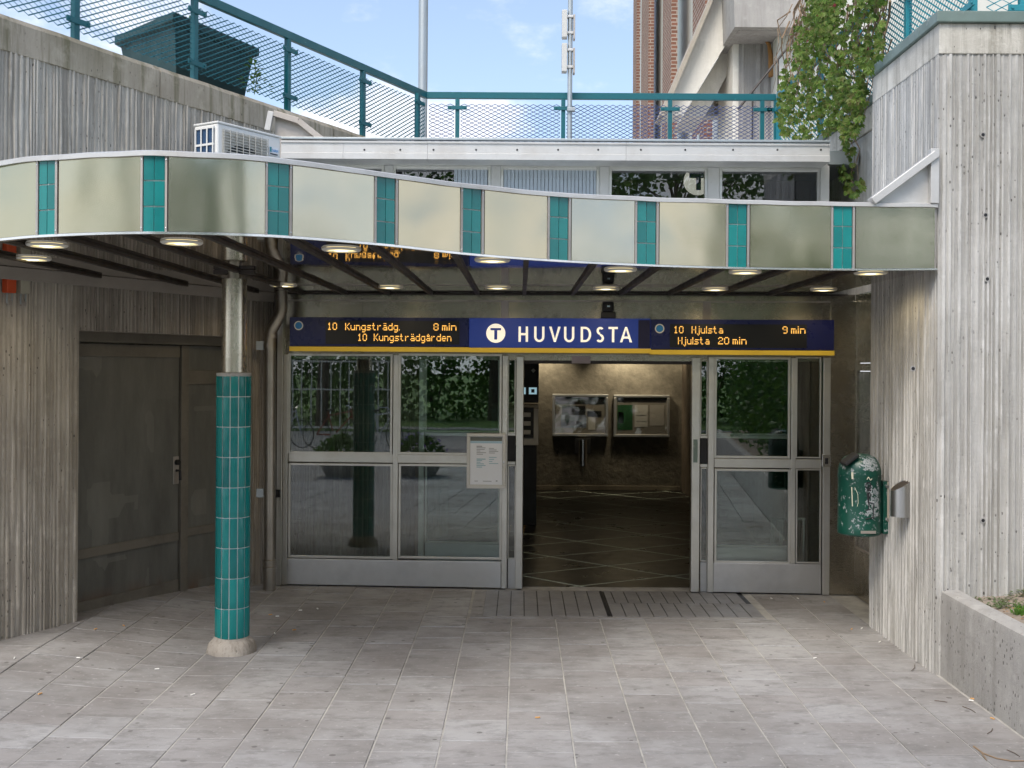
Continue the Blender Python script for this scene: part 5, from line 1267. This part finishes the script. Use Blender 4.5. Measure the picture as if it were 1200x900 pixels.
for k in range(80):
    px, py = rnd.uniform(925, 1045), rnd.uniform(-40, 60); pts = []
    for s_ in range(7):
        r = ray(px, py); X_ = rnd.uniform(2.85, 3.0); p = r*min(12.8, X_/r.x); p.z += EYE; pts.append(p-org); px += rnd.gauss(-2, 5); py += rnd.uniform(10, 22)
    m.tube(pts, rnd.uniform(.005, .012), 5, True, .002)
for xx in (1005, 997, 1002):
    pts = [];
    for s_ in range(9):
        y = 100+s_*15; r = ray(xx+rnd.gauss(0, 3), y); p = r*(2.93/r.x); p.z += EYE; pts.append(p-org)
    m.tube(pts, .005, 5, True, .002)
m.build('stems', 'twig', vn, kind='stuff')
# mass of creeper above the frame so the light and reflections carry on
# ------------------------------------------------------------------ bin and ashtray
bY = 8.40; q = P(1007, 580, bY); zt_ = P(1007, 531, bY).z; zb_ = P(1007, 626, bY).z; br = .158
bn = thing('litter_bin', 'scratched dark green litter bin with graffiti mounted on the concrete wall', 'litter bin', (q.x, bY, 0))
H = zt_-zb_; prof = [(0, 0), (br*.90, 0), (br*.99, .012), (br, .03), (br, .06), (br*.985, .065), (br*.985, H*.70), (br*1.0, H*.71), (br*1.0, H*.74)]
MB().lathe(prof, (0, 0, zb_), 40).build('body', 'bin_green', bn, sm=True)
dome = [(br*.99, H*.742), (br*.98, H*.80), (br*.90, H*.88), (br*.72, H*.95), (br*.45, H*.985), (0, H)]
dm = MB().lathe(dome, (0, 0, zb_), 40).build('dome_lid', 'bin_green', bn, sm=True)
def on_bin(a, z, off=.0015):
    if z < H*.745: r = br*.99
    else:
        r = 0
        for i in range(len(dome)-1):
            if dome[i][1] <= z <= dome[i+1][1]: k = (z-dome[i][1])/(dome[i+1][1]-dome[i][1]); r = dome[i][0]+(dome[i+1][0]-dome[i][0])*k
    return Vector(((r+off)*cos(a), (r+off)*sin(a), zb_+z+off*.3))
def patch(z0, z1, a0, a1, mat, name, parent, seed, thr=-.05, nz=40, na=36, off=.0015, sc=1.0, body=0.35):
    m = MB(); idx = {}
    for j in range(nz):
        for i in range(na):
            u, v = i/na, j/nz; e = 4*min(u, 1-u, v, 1-v); val = noise.noise((u*5*sc, v*9*sc, seed))*.7+noise.noise((u*17*sc, v*26*sc, seed))*.5+min(1, e)*body-.25*(1-min(1, e*1.5))
            if val > thr:
                ids = []
                for (di, dj) in ((0, 0), (1, 0), (1, 1), (0, 1)):
                    k = (i+di, j+dj)
                    if k not in idx: idx[k] = len(m.v); m.v.append(tuple(on_bin(a0+(a1-a0)*k[0]/na, z0+(z1-z0)*k[1]/nz, off)))
                    ids.append(idx[k])
                m.f.append(tuple(ids))
    return m.build(name, mat, parent, sm=True)
fr0 = -pi/2   # towards the camera
patch(H*.12, H*.70, fr0-.15, fr0+.95, 'bin_scuff', 'scuffed_patch', bn, 3, .50, body=.62)
patch(H*.78, H*.985, fr0-.35, fr0+.95, 'bin_scuff', 'scuffed_patch', dm, 8, .38, body=.62)
patch(H*.06, H*.34, fr0-.75, fr0-.05, 'bin_scuff', 'scuffed_patch', bn, 12, .55)
def scribble(pts, mat, r=.004):
    m = MB(); P3 = []
    for i in range(len(pts)-1):
        for k in range(4): t_ = k/4; P3.append((pts[i][0]+(pts[i+1][0]-pts[i][0])*t_, pts[i][1]+(pts[i+1][1]-pts[i][1])*t_))
    P3.append(pts[-1]); m.tube([on_bin(fr0+a, z*H, .002) for a, z in P3], r, 5); return m.build('graffiti_stroke', mat, bn, sm=True)
ci = lambda cx_, cz_, ra_, rz_, n=12: [(cx_+ra_*cos(2*pi*k/n), cz_+rz_*sin(2*pi*k/n)) for k in range(n+1)]
scribble([(.05, .70), (.12, .73), (.22, .69), (.30, .71)], 'graffiti_cream', .003)
scribble(ci(.12, .62, .12, .045), 'graffiti_black'); scribble(ci(.13, .61, .05, .02, 8), 'graffiti_black', .003)
scribble([(.02, .56), (.26, .57)], 'graffiti_black'); scribble([(.05, .55), (.10, .44), (.14, .40)], 'graffiti_black'); scribble(ci(.16, .51, .07, .03, 10), 'graffiti_black'); scribble([(.14, .55), (.14, .34)], 'graffiti_black')
scribble([(.14, .42), (.38, .41), (.40, .22)], 'graffiti_black'); scribble([(.0, .33), (.24, .34)], 'graffiti_black'); scribble([(-.02, .22), (.36, .24)], 'graffiti_black')
scribble([(-.62, .78), (-.60, .70)], 'graffiti_cream', .008); scribble([(-.64, .60), (-.62, .50), (-.60, .37)], 'graffiti_cream', .004)
scribble([(-.5, .60), (-.36, .52), (-.34, .42), (-.38, .37)], 'graffiti_cream', .0018)
MB().box(-.035, -.158*1.0-.004, zb_+.028, .075, -.152, zb_+.048).build('maker_plate', 'edge_steel', bn)
mt = Matrix.Translation((-.085, -.075, zb_+H*.945)) @ Matrix.Rotation(radians(-38), 4, 'Y')
MB().box(-.075, -.07, -.012, .05, .07, .018, mt=mt).build('deposit_slot', 'bin_interior', dm, .01)
# mounting rail to wall
xw = RX-.012-q.x
MB().box(br+.004, -.055, zb_+.01, br+.055, .03, zb_+H*.66).build('mounting_rail', 'bin_green', bn, .004); MB().box(br+.057, -.06, zb_+H*.17, min(xw, br+.11), .05, zb_+H*.66).build('wall_batten', 'bracket_tan', bn, .003)
for z in (.20, .60): MB().lathe([(0, .01), (.012, .008), (.014, 0)], n=10, mt=Matrix.Translation((br+.03, -.056, zb_+H*z)) @ Matrix.Rotation(radians(90), 4, 'X')).build('bolt', 'bright_steel', bn)
MB().box(br*.9, -.02, zb_+.02, br+.01, .02, zb_+H*.6).build('clamp_plate', 'bin_green', bn)
# ashtray
aY = 7.93; q = P(1057.5, 590, aY); zb2 = P(1057, 605, aY).z; zl, zh_ = P(1044, 575, aY).z-zb2, P(1071, 558, aY).z-zb2; ar = 13.6/F*aY
ash = thing('wall_ashtray', 'slanted brushed steel wall ashtray right of the green bin', 'ashtray', (q.x, aY, zb2))
m = MB(); n = 40
for k in range(n):
    a = 2*pi*k/n; c_, s_ = cos(a), sin(a); z = zl+(zh_-zl)*(c_*.5+.5)
    for (r_, zz1) in ((ar, 0), (ar, z), (ar-.004, z), (ar-.004, z-.03)): m.v.append((r_*c_, r_*s_, zz1))
for k in range(n):
    for j in range(3): a = k*4+j; b = ((k+1) % n)*4+j; m.f.append((a, b, b+1, a+1))
m.f.append(tuple(k*4 for k in range(n))); m.build('tube', 'ash_steel', ash, sm=True)
sl = math.atan2(zh_-zl, 2*ar); mt = Matrix.Translation((0, 0, (zl+zh_)/2-.006)) @ Matrix.Rotation(-sl, 4, 'Y')
m = MB(); rr = ar-.006; mm_ = Matrix.Scale(1/cos(sl), 4, (1, 0, 0)); m.lathe([(0, 0), (rr, 0), (rr, .002), (0, .002)], n=30, mt=mt @ mm_); ap = m.build('stub_plate', 'bar_paint', ash)
m = MB()
for i in range(5):
    for j in range(3): m.lathe([(0, .003), (.006, .003)], (-.05+i*.024, -.025+j*.025, 0), 8, mt=mt)
m.build('holes', 'black_paint', ap, kind='stuff')
MB().box(ar-.004, -.03, .02, RX-.02-q.x+.012, .03, .105).build('bracket', 'galvanised', ash, .003); MB().box(RX-.02-q.x, -.04, .012, RX-.008-q.x, .04, .115).build('wall_plate', 'edge_steel', ash, .002)

# ------------------------------------------------------------------ litter on the ground
butts = [(914, 655, 0)]
pos = [(304, 658, 'w'), (325, 723, 'w'), (345, 739, 'o'), (112, 738, 'o'), (145, 734, 'o'), (92, 772, 'w'), (17, 772, 'w'), (184, 785, 'w'), (47, 814, 'o'), (317, 721, 'o'), (226, 815, 'w'), (904, 702, 'w'), (966, 706, 'o'), (955, 772, 'w'), (1031, 753, 'w'), (1138, 822, 'w'), (1163, 843, 'o'), (935, 702, 'w'), (998, 738, 'o'), (1010, 737, 'w'), (1140, 820, 'o'), (352, 716, 'w'), (372, 714, 'w'), (1100, 775, 'w'), (322, 743, 'w'), (630, 842, 'o')]
bw_, bo_ = None, None
for (px, py, c) in pos:
    r = ray(px, py); t_ = -EYE/r.z; p = r*t_
    for _ in range(4): z_ = zg(p.x, p.y); t_ = (z_-EYE)/r.z; p = r*t_
    src = bw_ if c == 'w' else bo_
    if src is None:
        o = MB().tube([(-.014, 0, .0045), (.0135, 0, .0045)], .0042, 7).build('cigarette_butt', 'butt_white' if c == 'w' else 'butt_tan')
        tag(o, 'tiny white cigarette end lying on the paving' if c == 'w' else 'tiny tan cigarette filter lying on the paving', 'cigarette end', 'white cigarette ends on the paving' if c == 'w' else 'tan cigarette filters on the paving')
        if c == 'w': bw_ = o
        else: bo_ = o
    else: o = link_copy(src)
    o.location = (p.x, p.y, zg(p.x, p.y)+.002); o.rotation_euler = (0, 0, random.uniform(0, pi))
def gp(px, py): r = ray(px, py); p = r*(-EYE/r.z); p.z = .006; return p
m = MB().tube([gp(1141, 876), gp(1152, 884), gp(1168, 890), gp(1185, 893), gp(1205, 893)], .005, 5, True, .003); m.tube([gp(1150, 883), gp(1156, 892)], .003, 5)
tag(m.build('fallen_twig', 'twig'), 'thin curved dry twig on the paving at the bottom right', 'twig')
m = MB()
for (a, b, c, d_) in ((1128, 829, 1143, 836), (1068, 787, 1072, 780), (1157, 861, 1163, 855), (1180, 880, 1195, 888), (1095, 822, 1110, 824)): m.tube([gp(a, b), gp((a+c)/2+2, (b+d_)/2), gp(c, d_)], .0022, 4)
tag(m.build('twig_bits', 'bark'), 'thin dark twig bits scattered by the planter wall', 'twigs', kind='stuff')

# ------------------------------------------------------------------ background building, upper right
bb = thing('brick_building', 'brown brick office building with tall piers behind the terrace', 'building')
XB = 3.42
def pier(xp0, xp1, xp2, Yn):
    # outer face at X (from photo column xp1), side face recedes to xp0; camera-facing face xp1..xp2
    Xo = (xp1-VX)/F*Yn; Xi = (xp2-VX)/F*Yn; Yf = Xo*F/(xp0-VX); return MB().box(Xo, Yn, 3.9, Xi, Yf, 16).build('brick_pier', 'brick_brown', bb)
pier(809, 823.5, 833, 19.0); pier(774, 784, 791.5, 24.3); pier(749, 757.5, 764, 29.3); pier(739.5, 743.5, 748, 32.5)
MB().box(3.62, 16.0, 3.9, 12, 34.6, 16).build('main_wall', 'far_panel', bb)
MB().box(3.56, 20.5, 3.9, 3.618, 21.5, 16).build('white_panel', 'moulding_white', bb)
for (y0, y1, z0) in ((26.5, 28.8, 6.6), (21.8, 23.4, 12.0), (30.3, 32.2, 5.2), (17.0, 18.8, 8.2)):
    w_ = MB().box(3.58, y0, z0, 3.618, y1, z0+7).build('window', 'far_window', bb); MB().box(3.56, (y0+y1)/2-.05, z0, 3.579, (y0+y1)/2+.05, z0+7).build('mullion', 'white_paint', w_)
# slanting stair beam
st = thing('stair_ramp', 'white concrete stair beam slanting up to the grey concrete box', 'staircase')
sxY = 16.5
a0_, a1_ = P(785, 120, sxY), P(858, -20, sxY)
def sq(pts, y, dep_, name, mat, par): return MB().prism([P(a, b, y) for a, b in pts], (0, dep_, 0)).build(name, mat, par)
sq([(778, 135), (846, -25), (861, -25), (861, 35), (800, 135)], 16.5, .5, 'beam', 'concrete_white', st)
sq([(773, 135), (842, -25), (846.5, -25), (778.5, 135)], 16.3, .65, 'handrail_cap', 'bracket_tan', st)
sq([(800.5, 136), (861, 36), (867, 36), (867, 60), (826, 136)], 16.9, 1.2, 'underside', 'concrete_white', st)
sq([(826, 136), (859, 80), (859, 136)], 18.0, .3, 'lower_wall', 'moulding_white', st)
m = MB()
for k in range(11): 
    za = P(0, 84+k*4.6, 17.95).z; m.box(P(838, 0, 17.95).x, 17.93, za, P(859, 0, 17.95).x, 17.99, za+.028)
m.build('siding_boards', 'bracket_tan', st)
sq([(859, -40), (972, -40), (972, 32.5), (861, 31.5)], 15.6, 1.5, 'concrete_box', 'concrete_far', st)
sq([(860, 32), (972, 33), (972, 36), (865, 36)], 15.75, 1.3, 'box_soffit', 'concrete_far', st)
cb = thing('concrete_pier', 'grey board marked concrete pier below the concrete box', 'pier'); 
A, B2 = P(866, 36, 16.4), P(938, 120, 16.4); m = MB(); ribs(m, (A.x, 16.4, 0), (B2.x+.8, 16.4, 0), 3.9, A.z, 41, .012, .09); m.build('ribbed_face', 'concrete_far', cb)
MB().box(P(859.5, 0, 16.4).x, 16.41, 3.9, B2.x+.8, 17.6, A.z-.002).build('pier_core', 'concrete_white', cb)
hr = thing('stair_handrail', 'thin brown handrail slanting up in front of the concrete pier', 'handrail'); MB().tube([P(865, 128, 15.0), P(929, 48, 15.0)], .016, 8)  .build('rail', 'bar_paint', hr, sm=True)
for (x, y) in ((882, 106), (912, 69)): q = P(x, y, 15.0); MB().tube([(q.x, q.y, 3.9), q], .012, 6).build('baluster', 'bar_paint', hr)
m = MB(); m.tube([P(904, 90, 16.3), P(903, 65, 16.3), P(901, 52, 16.3), P(896, 46, 16.3)], .045, 7, True, .02); tag(m.build('bare_trunk', 'leaf_dry'), 'bare reddish trunk stump in front of the concrete pier', 'trunk')

# ------------------------------------------------------------------ what stands behind the camera (seen in steel and glass)
tag(MB().box(-120, -150, -.40, 120, -14, -.02).build('lawn', 'lawn'), kind='structure')
tag(MB().box(-300, -300, -.60, 300, 300, -.45).build('ground', 'lawn'), kind='structure')
tag(MB().box(-60, -16.2, -.1, 60, -15.0, .0).build('footpath', 'concrete_planter'), kind='structure')
def tree(x, y, h, r, seed, label, trunk_r=.22, leaves=2600, low=.28):
    rnd = random.Random(seed); t = thing('tree', label, 'tree', (x, y, -.02)); m = MB(); m.tube([(0, 0, 0), (.1, .05, h*.25), (0, .1, h*.5), (.1, 0, h*.78)], trunk_r, 9, True, .06)
    cs_ = []
    for k in range(22):
        a = rnd.uniform(0, 2*pi); e = rnd.uniform(.1, 1); z = h*(low+(.97-low)*rnd.random()); rr = r*sqrt(max(.08, 1-((z/h-.62)/.48)**2))*rnd.uniform(.3, .95); c = Vector((rr*cos(a), rr*sin(a), z)); cs_.append(c)
        if k < 12: m.tube([(0, .05, z*.75), Vector((c.x*.5, c.y*.5, z*.9)), c], .06, 5, True, .015)
    m.build('trunk', 'bark', t, sm=True); f = MB()
    for k in range(leaves):
        c = rnd.choice(cs_); p = c+Vector((rnd.gauss(0, r*.2), rnd.gauss(0, r*.2), rnd.gauss(0, r*.16))); leaf(f, p, rnd.uniform(.16, .34), rv(rnd), rv(rnd), .42)
    f.build('crown', 'tree_leaf', t, kind='stuff')
for i, (x, y, h, r) in enumerate([(-9.5, -16, 11, 3.6), (-4.6, -22, 13, 4.2), (.6, -17, 10, 3.4), (5.4, -20, 12, 4.0), (11, -16, 11, 3.8), (-15, -22, 12, 4.4), (17, -22, 12, 4.5), (-1.5, -30, 14, 5), (8, -31, 14, 5), (-20, -14, 11, 4), (-11, -32, 14, 5)]):
    tree(x, y, h, r, 100+i, 'broad leafed park tree behind the camera, number unseen in the picture'.replace(', number unseen in the picture', ', %s' % ['left of the bicycles', 'behind the bicycles', 'opposite the open doors', 'right of the doors axis', 'beyond the hedge', 'far out left', 'far out right', 'deep behind the path', 'deep on the right', 'outermost left', 'deep on the left'][i]))
def bush(x, y, h, r, seed, label):
    rnd = random.Random(seed); t = thing('bush', label, 'bush', (x, y, -.02)); f = MB()
    for k in range(1500):
        a = rnd.uniform(0, 2*pi); q = rnd.random()**.5; z = h*rnd.random(); rr = r*q*sqrt(max(.1, 1-(z/h)**2.5)); leaf(f, Vector((rr*cos(a), rr*sin(a), z)), rnd.uniform(.13, .28), rv(rnd), rv(rnd), .42)
    f.build('foliage', 'tree_leaf', t, kind='stuff'); m = MB()
    for k in range(5): m.tube([(0, 0, 0), (rnd.uniform(-.5, .5)*r, rnd.uniform(-.5, .5)*r, h*.7)], .04, 5, True, .01)
    m.build('stems', 'bark', t)
for i, (x, y, h, r) in enumerate([(-9.6, -21.5, 3.4, 1.8), (-6.9, -22.2, 3.8, 1.7), (-4.5, -23.6, 3.2, 1.5), (-2.3, -22.8, 4.2, 1.7), (.2, -21.8, 3.0, 1.5), (3.6, -22.5, 4.0, 1.9), (6.4, -21.8, 3.5, 1.8), (-12.4, -22, 4, 2)]):
    bush(x, y, h, r, 300+i, 'dense park bush behind the camera, %s' % ['second from the left end', 'behind the grey bicycle', 'behind the red bicycle', 'tallest one opposite the doors', 'lowest one right of the doors axis', 'between two trees on the right', 'at the right end', 'at the left end'][i])
# white bar fence and bikes (mirrored in the left glass)
fn = thing('bar_fence', 'pale metal bar fence behind the bicycles, mirrored in the left glass', 'fence')
for k in range(20): MB().box(-10.6+k*.26, -9.02, .35, -10.575+k*.26, -8.99, 2.1).build('bar', 'cream_plastic', fn)
for z in (.33, 1.35, 2.1): MB().box(-10.7, -9.03, z, -5.5, -8.98, z+.04).build('rail', 'cream_plastic', fn)
gw = thing('garden_wall', 'grey rendered garden wall behind the bar fence, mirrored in the left glass', 'wall'); MB().box(-16, -9.6, -.02, -9.2, -9.4, 2.3).build('wall_face', 'concrete_brown', gw)
def bicycle(x, y, ang, mat, label):
    t = thing('bicycle', label, 'bicycle', (x, y, 0), ang, 'bicycles parked behind the camera')
    for wx in (-.52, .52):
        m = MB(); m.tube([(wx+.33*cos(a*pi/14), 0, .34+.33*sin(a*pi/14)) for a in range(29)], .014, 6, False); w = m.build('wheel', 'black_rubber', t, sm=True)
        m = MB()
        for k in range(12): a = k*pi/6; m.bar((wx, 0, .34), (wx+.32*cos(a), 0, .34+.32*sin(a)), .003)
        m.build('spokes', 'bright_steel', w)
    m = MB()
    for a, b in (((-.52, 0, .34), (-.12, 0, .32)), ((-.12, 0, .32), (-.24, 0, .88)), ((-.52, 0, .34), (-.22, 0, .80)), ((-.12, 0, .32), (.36, 0, .78)), ((-.22, 0, .80), (.34, 0, .88)), ((.34, 0, .92), (.38, 0, .72)), ((.38, 0, .72), (.52, 0, .34))): m.tube([a, b], .018, 7)
    m.build('frame', mat, t, sm=True); MB().tube([(.28, -.28, 1.02), (.34, -.1, 1.0), (.33, 0, .95), (.34, .1, 1.0), (.28, .28, 1.02)], .013, 6).build('handlebar', 'bright_steel', t, sm=True)
    MB().box(-.38, -.07, .90, -.12, .07, .95).build('saddle', 'black_rubber', t, .02); MB().lathe([(0, 0), (.09, 0), (.09, .01), (0, .01)], n=16, mt=Matrix.Translation((-.12, .03, .32)) @ Matrix.Rotation(radians(90), 4, 'X')).build('crank', 'bright_steel', t)
bicycle(-7.6, -6.3, .25, 'bike_grey', 'grey city bicycle parked behind the camera, first from the garden wall'); bicycle(-6.3, -6.5, -.5, 'bike_red', 'red bicycle parked behind the camera between two grey ones'); bicycle(-5.2, -6.4, .7, 'bike_grey', 'grey bicycle parked behind the camera nearest the doors axis')
def pot(x, y, label, petals):
    t = thing('flower_pot', label, 'flower pot', (x, y, 0)); MB().lathe([(0, 0), (.30, 0), (.46, .30), (.48, .34), (.42, .34), (.40, .28), (0, .28)], n=28).build('bowl', 'concrete_planter', t, sm=True); f = MB(); g = MB()
    for k in range(900): 
        a = random.uniform(0, 2*pi); e = random.uniform(0, pi/2); r = random.uniform(.7, 1)*.52; p = Vector((r*cos(a)*cos(e), r*sin(a)*cos(e), .30+r*.85*sin(e))); leaf(f, p, random.uniform(.05, .10), rv(), rv(), .35)
    f.build('foliage', 'shrub_leaf', t, kind='stuff')
    if petals:
        for k in range(60): a = random.uniform(0, 2*pi); e = random.uniform(.2, pi/2); r = .54; leaf(g, Vector((r*cos(a)*cos(e), r*sin(a)*cos(e), .30+r*.85*sin(e))), .05, rv(), rv(), .5)
        g.build('blossoms', 'purple_petal', t)
pot(-4.35, .2, 'round concrete flower pot left of the camera with green bush', False); pot(-3.0, -.1, 'round concrete flower pot nearer the camera with a few blossoms', True)
# hedge in the planter towards the camera (mirrored in the right glass)
hg = thing('hedge', 'dense green hedge in the planter beside the camera, mirrored in the right glass', 'hedge', (3.6, 0, PH)); f = MB(); rnd = random.Random(9)
for k in range(9000):
    y = rnd.uniform(-6.2, 4.6); x = rnd.gauss(0, .35); z = rnd.uniform(0, 1)**.8*(2.4+.5*noise.noise((y*.6, 0, 0))); leaf(f, Vector((max(-.65, min(1.0, x-.1+.15*noise.noise((y, z, 0)))), y, z)), rnd.uniform(.07, .14), rv(rnd), rv(rnd), .4)
f.build('foliage', 'shrub_leaf', hg, kind='stuff'); m = MB()
for k in range(16): y = -6+k*.68; m.tube([(0, y, -.05), (.05, y+.05, 1.0), (0, y, 1.9)], .03, 5, True, .01)
m.build('stems', 'bark', hg)
print('objects', len(bpy.data.objects))
